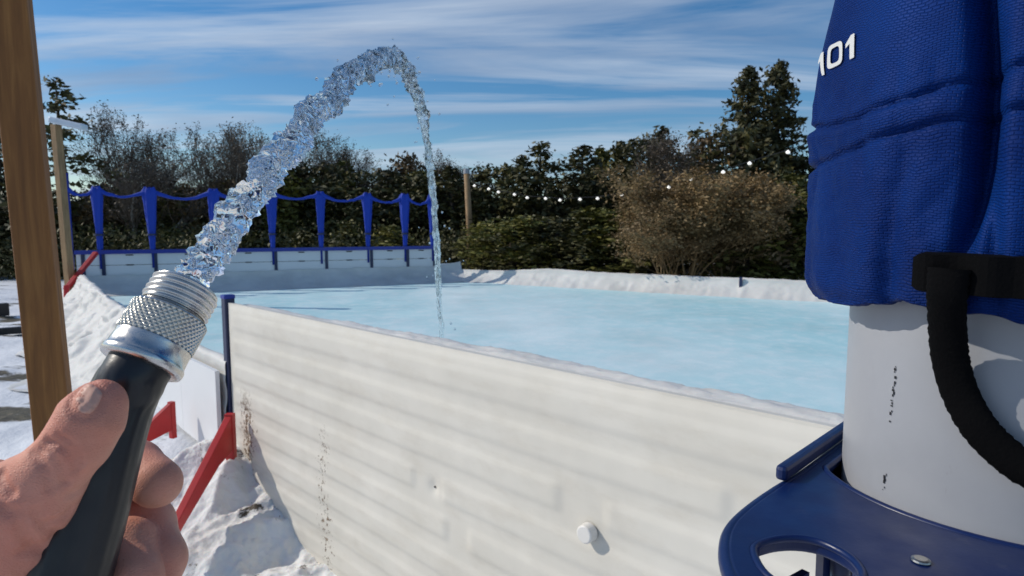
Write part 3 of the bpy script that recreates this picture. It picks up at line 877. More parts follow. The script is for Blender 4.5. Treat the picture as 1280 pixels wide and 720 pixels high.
# turned-in hem
n0 = len(vs)
for i in range(NT_):
    v = vs[i]; rr_ = math.hypot(v.x, v.y); k = (rr_-.0035)/rr_; vs.append(Vector((v.x*k, v.y*k, v.z-.0006)))
for i in range(NT_):
    v = vs[n0+i]; k = .97; vs.append(Vector((v.x*k, v.y*k, v.z+.03)))
fs += [(i, n0+i, n0+(i+1) % NT_, (i+1) % NT_) for i in range(NT_)]
fs += [(n0+i, n0+NT_+i, n0+NT_+(i+1) % NT_, n0+(i+1) % NT_) for i in range(NT_)]
m = mat('blue cordura', (.004,.055,.33), .6); t = NT(m)
at_ = t.n('ShaderNodeTexCoord'); s3 = t.n('ShaderNodeSeparateXYZ'); t.l(at_.outputs['Object'], s3.inputs[0])
ang = t.math('ARCTAN2', s3.outputs[1], s3.outputs[0])
cmb = t.n('ShaderNodeCombineXYZ'); t.l(t.math('MULTIPLY', ang, .08), cmb.inputs[0]); t.l(s3.outputs[2], cmb.inputs[1])
wn = t.noise(at_.outputs['Object'], 30, 3)
add = t.n('ShaderNodeVectorMath', operation='ADD'); t.l(cmb.outputs[0], add.inputs[0])
sc3 = t.n('ShaderNodeVectorMath', operation='SCALE'); cb2 = t.n('ShaderNodeCombineXYZ'); t.l(wn, cb2.inputs[1]); t.l(cb2.outputs[0], sc3.inputs[0]); sc3.inputs['Scale'].default_value = .012
t.l(sc3.outputs[0], add.inputs[1])
br = t.n('ShaderNodeTexBrick', Scale=1.0); br.inputs['Brick Width'].default_value = .0022; br.inputs['Row Height'].default_value = .00100
br.inputs['Mortar Size'].default_value = .00030; br.inputs['Mortar Smooth'].default_value = 1.0; br.offset = .5
br.inputs['Color1'].default_value = (.55,.55,.55,1); br.inputs['Color2'].default_value = (1,1,1,1); br.inputs['Mortar'].default_value = (0,0,0,1)
t.l(add.outputs[0], br.inputs['Vector'])
bigv = t.ramp(t.noise(at_.outputs['Object'], 16, 4), [(.3, (.0004,.013,.10)), (.7, (.0008,.034,.20))])
t.color(t.mix(br.outputs['Color'], t.mix(.45, bigv, (.0,.008,.06)), bigv))
t.bump(br.outputs['Color'], .8, .0004)
t.b.inputs['Specular IOR Level'].default_value = .12
slv = mesh_obj('fabric_sleeve', vs, fs, m, pole, True)
# woven seams: dark thread lines
SG = None
def on_sleeve(x, y, off=.0006):
    """closest front point of the sleeve to a pixel"""
    best = None
    global SG
    if SG is None:
        SG = []
        for i in range(900):
            th = -2.4-PI+2*PI*i/900
            for j in range(0, 240):
                zz = ZB+.30*j/240; p = sleeve(th, zz); w_ = Vector((pc.x+p.x, pc.y+p.y, 0))
                if Vector((p.x, p.y, 0)).dot(w_) > -.0012: continue
                a, b = px((w_.x, w_.y, TZ+p.z)); SG.append((a, b, th, zz))
        SG = np.array(SG)
    i = np.argmin(np.hypot(SG[:, 0]-x, SG[:, 1]-y)); return SG[i, 2], SG[i, 3]
# number on the sleeve
M['print'] = mat('white print', (.62,.62,.60), .6)
def glyph(strokes, c00, c10, c01, c11, w=.17):
    """strokes of a character in a unit box -> strips lying on the sleeve; corners give (angle, height)"""
    q = MB()
    def uv(u, v):
        a = (c00[0]*(1-u)*(1-v)+c10[0]*u*(1-v)+c01[0]*(1-u)*v+c11[0]*u*v, c00[1]*(1-u)*(1-v)+c10[1]*u*(1-v)+c01[1]*(1-u)*v+c11[1]*u*v)
        return sleeve(a[0], a[1], .0009)
    for poly_ in strokes:
        bm = bmesh.new()
        bm.faces.new([bm.verts.new((x, y, 0)) for x, y in poly_])
        bmesh.ops.triangulate(bm, faces=bm.faces[:])
        for _ in range(3): bmesh.ops.subdivide_edges(bm, edges=bm.edges[:], cuts=1, use_grid_fill=True)
        bm.verts.ensure_lookup_table(); bm.verts.index_update()
        q.add([uv(v.co.x, v.co.y) for v in bm.verts], [tuple(v.index for v in f.verts) for f in bm.faces]); bm.free()
    return q
ONE = [[(.42,0),(.78,0),(.78,1),(.52,1),(.42,.84)], [(.42,.84),(.52,1),(.10,.72),(.10,.55),(.42,.66)]]
def ring(n=18):
    out = []; ins = []
    def sq(a, w, h, e):
        c, s = math.cos(a), math.sin(a)
        return (.5+w*math.copysign(abs(c)**e, c), .5+h*math.copysign(abs(s)**e, s))
    ps = []
    for k in range(n):
        a, b = 2*PI*k/n, 2*PI*(k+1)/n
        ps.append([sq(a,.5,.5,.42), sq(b,.5,.5,.42), sq(b,.29,.33,.5), sq(a,.29,.33,.5)])
    return ps
def box_px(x0, yb0, yt0, x1, yb1, yt1):
    return on_sleeve(x0, yb0), on_sleeve(x1, yb1), on_sleeve(x0, yt0), on_sleeve(x1, yt1)
tn0 = cyl_at(1036, 88, .0745)
for nm_, st, bx in (('printed_one', ONE, box_px(1026.5, 95, 69, 1034.5, 91, 62)), ('printed_zero', ring(), box_px(1037, 89, 58, 1056.5, 80, 50)), ('printed_one', ONE, box_px(1058, 77, 49, 1074.5, 71, 41))):
    glyph(st, *bx).obj(nm_, M['print'], pole)
# black strap: buckle band and hanging cord loop
def on_r(th, z, r): return Vector((math.cos(th)*r, math.sin(th)*r, z))
th0, z0 = on_sleeve(1152, 338); th1, z1 = cyl_at(1275, 350, .09)
q = MB(); n = 26; hw = .0072
vs = []
for i in range(n+1):
    f_ = i/n; th = th0+(th1-th0)*f_*1.9; z = z0+(z1-z0)*f_*1.0
    e_ = .5 if i in (0, n) else 1
    for r_, s_ in ((.0865, -1), (.0915, -.9), (.0915, .9), (.0865, 1)):
        vs.append(on_r(th, z+s_*hw*(.8 if i in (0, n) else 1), r_+.0012*math.sin(i*.8)))
fs = [(i*4+k, i*4+(k+1) % 4, (i+1)*4+(k+1) % 4, (i+1)*4+k) for i in range(n) for k in range(4)]+[(0,1,2,3), (n*4+3,n*4+2,n*4+1,n*4)]
q.add(vs, fs); q.obj('strap', M['strap'], pole)
cord = []
for (x, y, r_) in ((1186,335,.093),(1183,372,.091),(1184,410,.082),(1188,450,.076),(1200,492,.073),(1222,532,.073),(1250,562,.073),(1285,588,.074),(1320,600,.076)):
    th, z = cyl_at(x, y, r_); cord.append(on_r(th, z, r_))
# smooth the cord
def catmull(p, n=8):
    o = []
    for i in range(len(p)-1):
        a, b, c, d = p[max(i-1, 0)], p[i], p[i+1], p[min(i+2, len(p)-1)]
        for k in range(n):
            t_ = k/n; o.append(.5*((2*b)+(c-a)*t_+(2*a-5*b+4*c-d)*t_*t_+(3*b-a-3*c+d)*t_**3))
    o.append(p[-1]); return o
cp = catmull(cord)
vs = []; nseg = len(cp)
for i, p in enumerate(cp):
    tg = (cp[min(i+1, nseg-1)]-cp[max(i-1, 0)]).normalized()
    rad = Vector((p.x, p.y, 0)).normalized(); s_ = tg.cross(rad).normalized()
    for k in range(16):
        a = 2*PI*k/16; rr_ = 1+.05*math.sin(i*2.2+k*1.5)
        vs.append(p+s_*(.0062*math.cos(a)*rr_)+rad*(.0035*math.sin(a)*rr_))
q = MB(); q.add(vs, [(i*16+k, i*16+(k+1) % 16, (i+1)*16+(k+1) % 16, (i+1)*16+k) for i in range(nseg-1) for k in range(16)])
q.obj('cord', M['strap'], pole, smooth=True)

# ---- blue bracket plate with two holes
M['bplastic'] = mat('blue moulded plastic', (.004,.028,.20), .33); t = NT(M['bplastic']); co = t.coord()
c = t.ramp(t.noise(co, 20, 5), [(.3, (.0008,.009,.062)), (.7, (.0015,.017,.10))])
sf = t.ramp(t.noise(t.coord(scale=(1, .12, 1), rot=(0, 0, R(35))), 330, 5, .75), [(.66, 0.0), (.78, .35)])
du = t.ramp(t.noise(co, 45, 7, .75), [(.60, 0.0), (.80, .30)])
t.color(t.mix(du, t.mix(sf, c, (.12,.17,.32)), (.20,.20,.22)))
t.rough(t.ramp(t.noise(co, 60, 4), [(.3, .28), (.7, .5)])); t.bump(t.noise(co, 700, 2), .12, .0004)
brk = thing('pole_bracket', 'blue moulded plastic bracket with round holes gripping the white pipe, lower right', 'bracket', loc=(pc.x, pc.y, TZ))
def onplate(x, y, z=0.0):
    g = G(x, y, TZ+z); return (g.x-pc.x, g.y-pc.y)
# outline traced on the plate plane
outl = [onplate(*p) for p in ((1175, 452), (1130, 488), (1100, 512), (1072, 538), (1040, 562), (1005, 588), (972, 608), (938, 632), (915, 655), (908, 682), (916, 715), (945, 752), (990, 790), (1060, 832))]
outl += [(.02, -.105), (.10, -.10), (.13, -.04), (.14, .08)]
outl = [Vector((a, b, 0)) for a, b in outl]
def closed(p, n=6):
    o = []; L = len(p)
    for i in range(L):
        a, b, c, d = p[i-1], p[i], p[(i+1) % L], p[(i+2) % L]
        for k in range(n):
            t_ = k/n; o.append(.5*((2*b)+(c-a)*t_+(2*a-5*b+4*c-d)*t_*t_+(3*b-a-3*c+d)*t_**3))
    return o
outl = closed(outl, 5)
hole_px = [Vector((*onplate(x, y), 0)) for x, y in ((942, 686), (960, 675), (990, 671), (1022, 675), (1052, 688), (1072, 704), (1078, 724), (1046, 742), (1000, 740), (958, 717))]
hole2 = closed(hole_px, 5)
hole1 = [Vector((math.cos(a)*(PR+.0065)-.0040, math.sin(a)*(PR+.0065)+.003, 0)) for a in [2*PI*k/72 for k in range(72)]]
la = Vector((*onplate(975, 612), 0)); lb = Vector((*onplate(1085, 533), 0)); ld = (lb-la).normalized(); ln = Vector((ld.y, -ld.x, 0))
for p in hole1:
    e_ = (p-la).dot(ln)
    if e_ < .0045: p += ln*(.0045-e_)
def plate(mb, z0, z1):
    bm = bmesh.new(); loops = []
    for lp_ in (outl, hole1, hole2):
        vv = [bm.verts.new((p.x, p.y, z1)) for p in lp_]
        loops.append(vv)
        for i in range(len(vv)): bm.edges.new((vv[i], vv[(i+1) % len(vv)]))
    bmesh.ops.triangle_fill(bm, use_beauty=True, use_dissolve=False, edges=bm.edges[:])
    top = bm.faces[:]
    ret = bmesh.ops.extrude_face_region(bm, geom=top)
    bmesh.ops.translate(bm, vec=(0, 0, z0-z1), verts=[v for v in ret['geom'] if isinstance(v, bmesh.types.BMVert)])
    bmesh.ops.recalc_face_normals(bm, faces=bm.faces)
    me = bpy.data.meshes.new('plate'); bm.to_mesh(me); bm.free(); return me
me = plate(None, -.006, .0); me.materials.append(M['bplastic'])
o = bpy.data.objects.new('plate', me); COL.objects.link(o); o.parent = brk
bv = o.modifiers.new('bevel', 'BEVEL'); bv.width = .0016; bv.segments = 3; bv.limit_method = 'ANGLE'; bv.angle_limit = R(50)
# rolled rims
def rim(loop, r_, z, nm, closed_=True, sub=None):
    q = MB(); pts_ = [Vector((p.x, p.y, z)) for p in loop]
    if closed_: pts_ = pts_+pts_[:2]
    q.tube(pts_, r_, 12, cap=not closed_); return q.obj(nm, M['bplastic'], brk, smooth=True)
rim(outl, .0028, -.0028, 'outer_rim')
rim(hole2, .0014, -.0006, 'hole_rim')
rim(hole1, .0016, -.0008, 'hole_rim')
# skirts below the holes and outline
def skirt(loop, z0, z1, nm, sc_=1.0):
    c = sum(loop, Vector())/len(loop); n = len(loop); vs = []
    for z, s_ in ((z0, 1), (z1, sc_)):
        for p in loop:
            for k in (1.0, .96): 
                q_ = c+(p-c)*s_*k; vs.append((q_.x, q_.y, z))
    fs = []
    for i in range(n):
        j = (i+1) % n
        fs += [(2*i, 2*j, 2*(n+j), 2*(n+i)), (2*i+1, 2*(n+i)+1, 2*(n+j)+1, 2*j+1), (2*(n+i), 2*(n+j), 2*(n+j)+1, 2*(n+i)+1)]
    q = MB(); q.add(vs, fs); return q.obj(nm, M['bplastic'], brk, smooth=True)
skirt(outl, -.004, -.020, 'outer_skirt', .985)
# raised straight lip along the back left edge
a = Vector((*onplate(975, 602), .0035)); b = Vector((*onplate(1078, 528), .0035))
q = MB(); q.bar(a, b, .0052, .0068); q.obj('raised_lip', M['bplastic'], brk, bevel=.0018)
# struts under the plate, seen through the small hole
a = Vector((*onplate(1034, 690, -.02), -.012)); q = MB(); q.bar(a, Vector((a.x+.002, a.y+.002, -.16)), .006, .006, up=(0,1,0)); q.obj('strut', M['bplastic'], brk)
a = Vector((*onplate(1052, 700, -.02), -.012)); q = MB(); q.tube([a, Vector((a.x, a.y, -.16))], .004, 14); q.obj('steel_rod', mat('steel', (.6,.6,.6), .3, 1), brk, smooth=True)
a = Vector((*onplate(938, 690), -.02)); b = Vector((*onplate(1010, 655), -.02)); q = MB(); q.bar(a, b, .003, .003); q.obj('strut', M['bplastic'], brk)
# screw in the plate
a = Vector((*onplate(1151, 702), .0004)); q = MB(); q.tube([a, a+Vector((0,0,.0005)), a+Vector((0,0,.0008))], [.0030,.0028,.002], 20); q.obj('screw', mat('screw', (.45,.44,.42), .35, 1), brk)
q = MB(); q.tube([(0,0,-.060), (0,0,-.010)], [PR+.003, PR+.003], 60, cap=False); q.obj('collar', M['bplastic'], brk, smooth=True)

# ================================================================== nozzle
A0 = P(178, 453, .225); A1 = P(229, 368, .2415)
ax = (A1-A0).normalized(); AL = (A1-A0).length
e1 = ax.orthogonal().normalized(); e2 = ax.cross(e1)
noz = thing('hose_end', 'knurled silver threaded hose coupling on a black rubber hose, held in the hand', 'hose', loc=A0)
M['metal'] = mat('nickel', (.62,.60,.57), .22, 1); t = NT(M['metal']); co = t.coord()
t.rough(t.ramp(t.noise(co, 300, 4), [(.3, .16), (.7, .38)])); t.bump(t.noise(co, 1500, 3), .15, .0002)
M['knurl'] = mat('knurled nickel', (.66,.62,.55), .3, 1)
def lathe(prof, mat_, name, n=96, fn=None, parent=noz, smooth=True):
    vs = []
    for (z, r_) in prof:
        for k in range(n):
            a = 2*PI*k/n; rr_ = r_+(fn(a, z) if fn else 0)
            vs.append(ax*z+(e1*math.cos(a)+e2*math.sin(a))*rr_)
    fs = [(j*n+k, j*n+(k+1) % n, (j+1)*n+(k+1) % n, (j+1)*n+k) for j in range(len(prof)-1) for k in range(n)]
    return mesh_obj(name, vs, fs, mat_, parent, smooth)
RB = .0146; c0_ = .0005
lathe([(-.0016,.0110),(-.0018,.0128),(-.0012,RB-.0004),(-.0002,RB),(.0012,RB),(.0018,RB-.0003),(.0024,RB-.0007),(.0070,RB-.0010),(.0078,RB-.0008),(.0084,RB-.0010)], M['metal'], 'base_ring')
def kn(a, z):
    u = a*RB/.00118; v = (z-.007)/.00105
    d1 = abs(((u+v)/2) % 1-.5)*2; d2 = abs(((u-v)/2) % 1-.5)*2
    return .00052*min(1.0, 1.35*min(d1, d2)+.0)
ks = [(.0083+.0115*i/96, RB-.0010) for i in range(97)]
lathe(ks, M['knurl'], 'knurled_grip', 560, kn, smooth=False)
lathe([(.0197,RB-.0006),(.0204,RB-.0010),(.0209,.0124),(.0214,.0119),(.0224,.0116)], M['metal'], 'shoulder')
tp_ = []
for i in range(90):
    z = .0222+.0105*i/89; tp_.append((z, .0119))
def thr(a, z):
    p_ = ((z-.0222)/.0024 - a/(2*PI)) % 1; g = ss((z-.0222)/.001)*ss((.0325-z)/.0008)
    return .0009*(.5-.5*math.cos(2*PI*p_))*g
lathe(tp_, M['metal'], 'thread', 120, thr)
lathe([(.0327,.0119),(.0331,.0114),(.0329,.0102),(.0300,.0099),(.0200,.0099)], M['metal'], 'mouth')
# hose
M['rubber'] = mat('black rubber', (.007,.008,.011), .36); t = NT(M['rubber']); co = t.coord()
t.rough(t.ramp(t.noise(co, 120, 4), [(.3, .28), (.7, .5)])); t.bump(t.noise(co, 500, 3), .15, .0004)
hp = catmull([A0-A0+ax*.002, ax*-.006, P(150, 505, .2195)-A0, P(126, 575, .212)-A0, P(98, 670, .205)-A0, P(66, 780, .197)-A0, P(30, 900, .19)-A0], 10)
vs = []; n = 48; side = Vector((1, .15, .3)).normalized()
for i, p in enumerate(hp):
    tg = (hp[min(i+1, len(hp)-1)]-hp[max(i-1, 0)]).normalized()
    s_ = (side-tg*side.dot(tg)).normalized(); f2 = tg.cross(s_)
    f_ = i/len(hp); r_ = .0110+.0022*ss((f_-.25)/.5)
    for k in range(n):
        a = 2*PI*k/n; rr_ = r_*(1+.035*math.cos(8*a)**2*ss((f_-.12)/.1))
        vs.append(p+s_*math.cos(a)*rr_+f2*math.sin(a)*rr_)
mesh_obj('rubber_hose', vs, [(i*n+k, i*n+(k+1) % n, (i+1)*n+(k+1) % n, (i+1)*n+k) for i in range(len(hp)-1) for k in range(n)], M['rubber'], noz, True)

# ================================================================== water jet
S0 = A0+ax*.026
kx = -.1   # sideways drift per metre of the ground track
def jet(Y):
    u = Y-S0.y
    return Vector((S0.x+JK*u, Y, S0.z+JA*u-JB*u*u))
JK, JA, JB = -.093, .485, .1432
S0 = P(235, 358, .243)
def JR(u):
    return crv(u, ((0,.0060),(.08,.0080),(.2,.0100),(.37,.0104),(.6,.0130),(1.1,.0165),(1.8,.0155),(2.2,.0112),(2.8,.0115),(3.5,.0122),(4.5,.0145),(6,.017)))
ys = [S0.y]
u = 0
while jet(ys[-1]).z > .06:
    ys.append(ys[-1]+.0013+.0030*(ys[-1]-S0.y))
    if len(ys) > 1600: break
vs = []; n = 26; jp = [jet(y) for y in ys]
prev = Vector((1, 0, 0))
for i, p in enumerate(jp):
    tg = (jp[min(i+1, len(jp)-1)]-jp[max(i-1, 0)]).normalized()
    s_ = (prev-tg*prev.dot(tg)).normalized(); prev = s_; f2 = tg.cross(s_)
    u = p.y-S0.y
    r_ = JR(u)
    q_ = math.log(1+u*22)*7.5         # clump phase grows slower with distance
    am = 1+.7*ss((u-1.2)/1.5)
    for k in range(n):
        a = 2*PI*k/n; c, s2 = math.cos(a), math.sin(a)
        big = noise.noise(Vector((c*.9, s2*.9, q_*.9)))
        mid = noise.noise(Vector((c*2.0+5, s2*2.0, q_*2.6)))
        fine = noise.noise(Vector((c*4.2, s2*4.2+9, q_*6.5)))
        tiny = noise.noise(Vector((c*7, s2*7+3, q_*13)))
        rr_ = r_*max(.22, 1+.45*big*am+.75*abs(mid)*am-.2+.26*fine*am+.05*tiny)
        sway = (s_*noise.noise(Vector((0, 0, q_*.55)))+f2*noise.noise(Vector((4, 0, q_*.55))))*r_*.55*min(1, u*12)
        vs.append(p+sway+(s_*c+f2*s2)*rr_)
jm = MB(); jm.add(vs, [(i*n+k, i*n+(k+1) % n, (i+1)*n+(k+1) % n, (i+1)*n+k) for i in range(len(jp)-1) for k in range(n)]+[tuple(range(n-1, -1, -1)), tuple((len(jp)-1)*n+k for k in range(n))])
M['water'] = mat('water', (.96,.98,1.0), .0, IOR=1.36, Transmission_Weight=1.0); t = NT(M['water'])
t.bump(t.noise(t.coord(), 120, 2), .35, .002)
wj = jm.obj('water_jet', M['water'], None, smooth=True)
tag(wj, 'clear rippling jet of water arching from the silver hose end down onto the rink', 'water jet')

# spray drops shed by the jet and a small splash where it lands
rw = random.Random(21); sp2 = MB()
def drop(c, r_):
    vs = []; fs = []; c = Vector(c)
    for j, (zz, k_) in enumerate(((1.2, 0), (.6, .8), (-.2, 1), (-.85, .55), (-1.05, 0))):
        for k in range(6): vs.append(c+Vector((math.cos(k*PI/3)*k_*r_, math.sin(k*PI/3)*k_*r_, zz*r_)))
    for j in range(4):
        for k in range(6): fs.append((j*6+k, j*6+(k+1) % 6, (j+1)*6+(k+1) % 6, (j+1)*6+k)[::-1])
    sp2.add(vs, fs)
for i in range(100):
    p = jp[int(len(jp)*(.25+.75*rw.random()))]; u = p.y-S0.y; k_ = .012+.012*u
    drop(p+Vector((rw.gauss(0, k_), rw.gauss(0, k_), rw.gauss(-.3*k_, k_))), (.0012+.0011*u)*(.5+rw.random()))
lp0 = jp[-1]
for i in range(70):
    a = rw.random()*2*PI; r_ = abs(rw.gauss(0, .16)); drop(lp0+Vector((math.cos(a)*r_, math.sin(a)*r_, abs(rw.gauss(0, .07)))), .004+.006*rw.random())
o = sp2.obj('spray', M['water'], wj, smooth=True); o['kind'] = 'stuff'
def spl(u, v):
    a = 2*PI*u; r_ = .02+.34*v*(1+.18*noise.noise(Vector((math.cos(a)*2, math.sin(a)*2, 0))))
    return (lp0.x+math.cos(a)*r_, lp0.y+math.sin(a)*r_, .053+.02*math.exp(-((v-.25)/.15)**2)+.006*math.cos(v*26)*(1-v)+.010*noise.noise(Vector((math.cos(a)*v*6, math.sin(a)*v*6, 2)))*(1-v))
q = MB(); q.grid(spl, 60, 26, flip=True); q.obj('splash', M['water'], wj, smooth=True)

# ================================================================== hand (signed distance field -> one mesh)
def pr(x, y, d, rpx): return (np.array(P(x, y, d)), rpx*d/F)
CH = dict(
 thumb=[pr(127,502,.198,28), pr(115,521,.196,37), pr(97,553,.195,37), pr(66,590,.194,39), pr(30,618,.194,47), pr(-30,655,.198,72)],
 thenar=[pr(48,634,.195,38), pr(38,672,.199,46), pr(14,730,.205,66), pr(-30,780,.22,90)],
 palm=[pr(-30,655,.21,80), pr(-50,740,.235,110), pr(-120,800,.25,140)],
 index=[pr(-20,640,.238,52), pr(50,612,.247,40), pr(118,590,.250,35), pr(168,583,.245,32), pr(196,604,.234,31)],
 middle=[pr(-10,700,.250,50), pr(80,668,.258,40), pr(140,648,.254,36), pr(182,656,.246,34), pr(198,700,.234,33), pr(185,742,.226,31)],
 ring=[pr(0,760,.250,50), pr(70,725,.252,38), pr(125,684,.242,34), pr(158,684,.229,36), pr(166,725,.217,35), pr(150,765,.210,33)],
)
lo = np.array([1e9]*3); hi = -lo
for ch in CH.values():
    for c, r_ in ch: lo = np.minimum(lo, c-r_-.004); hi = np.maximum(hi, c+r_+.004)
lo = np.maximum(lo, np.array(P(-150, 800, .24))-.0); lo[1] = .150
lo[0] = -.255; lo[2] = CAMZ-.175
hs_ = .00085
dims = np.ceil((hi-lo)/hs_).astype(int)
gx, gy, gz = [lo[i]+hs_*np.arange(dims[i], dtype=np.float32) for i in range(3)]
X, Y, Z = np.meshgrid(gx, gy, gz, indexing='ij'); X = X.astype(np.float32); Y = Y.astype(np.float32); Z = Z.astype(np.float32)
def cone(a, ra, b, rb):
    ab = b-a; L2 = float(ab@ab)
    t_ = np.clip(((X-a[0])*ab[0]+(Y-a[1])*ab[1]+(Z-a[2])*ab[2])/L2, 0, 1).astype(np.float32)
    return np.sqrt((X-a[0]-ab[0]*t_)**2+(Y-a[1]-ab[1]*t_)**2+(Z-a[2]-ab[2]*t_)**2)-(ra+(rb-ra)*t_)
def smin(a, b, k):
    h = np.clip(.5+.5*(b-a)/k, 0, 1); return b*(1-h)+a*h-k*h*(1-h)
def chain(ch, k=.003):
    d = None
    for (a, ra), (b, rb) in zip(ch, ch[1:]):
        c = cone(a, ra, b, rb); d = c if d is None else smin(d, c, k)
    return d
SD = chain(CH['thumb'], .004)
SD = smin(SD, chain(CH['thenar']), .010)
SD = smin(SD, chain(CH['palm']), .012)
fing = None
for nm_ in ('index', 'middle', 'ring'):
    c = chain(CH[nm_], .003)
    fing = c if fing is None else smin(fing, c, .0012)
SD = smin(SD, fing, .005)
# creases: shallow grooves along short arcs on the skin
def groove(pts_, depth, wd):
    global SD
    dd = None
    for a, b in zip(pts_, pts_[1:]):
        c = cone(np.array(a), 0, np.array(b), 0); dd = c if dd is None else np.minimum(dd, c)
    SD = SD+(2.5*depth*np.exp(-(dd/wd)**2)).astype(np.float32)
def arc(x0, y0, x1, y1, bulge, d, n=5):
    o = []
    for i in range(n+1):
        f_ = i/n; x = x0+(x1-x0)*f_; y = y0+(y1-y0)*f_; nx, ny = -(y1-y0), (x1-x0); L = math.hypot(nx, ny)
        o.append(P(x+nx/L*bulge*math.sin(PI*f_), y+ny/L*bulge*math.sin(PI*f_), d))
    return o
dS = .151
for (x0,y0,x1,y1,b,dep,wd) in ((60,552,92,590,-9,.0011,.0012),(50,562,80,602,-9,.0010,.0012),(74,546,100,578,-7,.0009,.001),(40,566,62,612,-8,.0008,.0012),(66,548,96,584,-8,.0006,.0009),
                               (0,592,14,616,4,.0015,.0014),(-10,606,8,640,3,.0009,.0014),(88,618,112,604,3,.0009,.0012),(60,655,92,636,3,.0010,.0014),(30,690,70,672,4,.0008,.0016),(45,640,75,668,5,.0007,.0014),(20,640,52,690,6,.0008,.0016)):
    # project the arc on the skin: march each point until it meets the surface
    pts_ = []
    for p in arc(x0, y0, x1, y1, b, .2):
        c = np.array([0, 0, CAMZ]); dr = np.array(p)-c; dr /= np.linalg.norm(dr)
        k = .12
        for _ in range(400):
            w_ = c+dr*k; ix = ((w_-lo)/hs_).astype(int)
            if (ix >= 0).all() and (ix < dims).all() and SD[ix[0], ix[1], ix[2]] < 0: break
            k += .0004
        pts_.append(w_)
    groove(pts_, dep, wd)
# groove round the nail bed
NC = (109, 500); ta = math.atan2(-19, 14); ring_ = []
for k in range(25):
    a = 2*PI*k/24; ca, sa = math.cos(a), math.sin(a)
    u = math.copysign(abs(ca)**.8, ca)*24; v = math.copysign(abs(sa)**.8, sa)*17.5
    x = NC[0]+u*math.cos(ta)-v*math.sin(ta); y = NC[1]+u*math.sin(ta)+v*math.cos(ta)
    c = np.array([0, 0, CAMZ]); dr = np.array(P(x, y, 1.0))-c; dr /= np.linalg.norm(dr); kk = .12; hit = False
    while kk < .26:
        w_ = c+dr*kk; ix = ((w_-lo)/hs_).astype(int)
        if (ix >= 0).all() and (ix < dims).all() and SD[ix[0], ix[1], ix[2]] < 0: hit = True; break
        kk += .0003
    if hit: ring_.append(w_)
if len(ring_) > 3: groove(ring_, .00055, .0009)
# naive surface nets
def surface_nets(S, lo, h):
    nx, ny, nz_ = S.shape; ins = S < 0
    c = [S[i:nx-1+i, j:ny-1+j, k:nz_-1+k] for i in (0, 1) for j in (0, 1) for k in (0, 1)]
    s = sum((q < 0).astype(np.int8) for q in c); act = (s > 0) & (s < 8)
    idx = -np.ones(act.shape, np.int64); I, J, K = np.nonzero(act); idx[I, J, K] = np.arange(len(I))
    off = [(i, j, k) for i in (0, 1) for j in (0, 1) for k in (0, 1)]
    vals = np.stack([q[I, J, K] for q in c], 1); acc = np.zeros((len(I), 3)); cnt = np.zeros(len(I))
    for a in range(8):
        for b in range(a+1, 8):
            da = [off[b][m_]-off[a][m_] for m_ in range(3)]
            if sum(abs(v) for v in da) != 1: continue
            va, vb = vals[:, a], vals[:, b]; mk_ = (va < 0) != (vb < 0)
            t_ = np.where(mk_, va/np.where(mk_, va-vb, 1), 0)
            for m_ in range(3): acc[:, m_] += np.where(mk_, off[a][m_]+t_*da[m_], 0)
            cnt += mk_
    V = (acc/cnt[:, None]+np.stack([I, J, K], 1))*h+lo
    quads = []
    for axx in range(3):
        sl0 = [slice(None)]*3; sl1 = [slice(None)]*3; sl0[axx] = slice(0, -1); sl1[axx] = slice(1, None)
        a = ins[tuple(sl0)]; b = ins[tuple(sl1)]; fl = a != b
        u_, v_ = [(1, 2), (2, 0), (0, 1)][axx]
        Q = np.stack(np.nonzero(fl), 1); Q = Q[(Q[:, u_] > 0) & (Q[:, v_] > 0) & (Q[:, u_] < S.shape[u_]-1) & (Q[:, v_] < S.shape[v_]-1)]
        du = np.zeros(3, int); du[u_] = 1; dv = np.zeros(3, int); dv[v_] = 1
        g = lambda q_: idx[q_[:, 0], q_[:, 1], q_[:, 2]]
        f_ = np.stack([g(Q-du-dv), g(Q-dv), g(Q), g(Q-du)], 1)
        rev = b[tuple(Q.T)]; f_[rev] = f_[rev][:, ::-1]
        quads.append(f_)
    Fq_ = np.concatenate(quads); Fq_ = Fq_[(Fq_ >= 0).all(1)]
    return V, Fq_
V, Fq = surface_nets(SD, lo, hs_)
# skin
m = mat('skin', (.62,.33,.24), .5); t = NT(m); co = t.coord()
pos = t.n('ShaderNodeTexCoord')
c = t.ramp(t.noise(co, 38, 5, .6), [(.25, (.56,.235,.155)), (.5, (.69,.32,.22)), (.75, (.78,.42,.30))])
rd_ = t.ramp(t.noise(co, 16, 3), [(.40, 0.0), (.62, .55)])
c = t.mix(rd_, c, (.58,.16,.11)); t.color(c)
vor = t.n('ShaderNodeTexVoronoi', Scale=900); t.l(t.coord(scale=(1, 1, 1.5)), vor.inputs['Vector']); vor.feature = 'DISTANCE_TO_EDGE'
h1 = t.math('MULTIPLY', vor.outputs[0], 2.0)
wv = t.noise(t.coord(scale=(.5, 1, 1.6), rot=(0, R(35), 0)), 260, 6, .65)
t.bump(t.math('ADD', t.math('MULTIPLY', h1, .5), wv), .6, .0006)
t.rough(t.ramp(t.noise(co, 200, 3), [(.3, .50), (.7, .68)]))
t.b.inputs['Specular IOR Level'].default_value = .35
t.b.inputs['Subsurface Weight'].default_value = .12; t.b.inputs['Subsurface Radius'].default_value = (1, .35, .2); t.b.inputs['Subsurface Scale'].default_value = .004
hand = mesh_obj('hand', (V-np.array(P(20, 640, .2))).tolist(), [tuple(q) for q in Fq.tolist()], m, None, True)
hand.location = P(20, 640, .2)
sm = hand.modifiers.new('smooth', 'SMOOTH'); sm.factor = .5; sm.iterations = 2
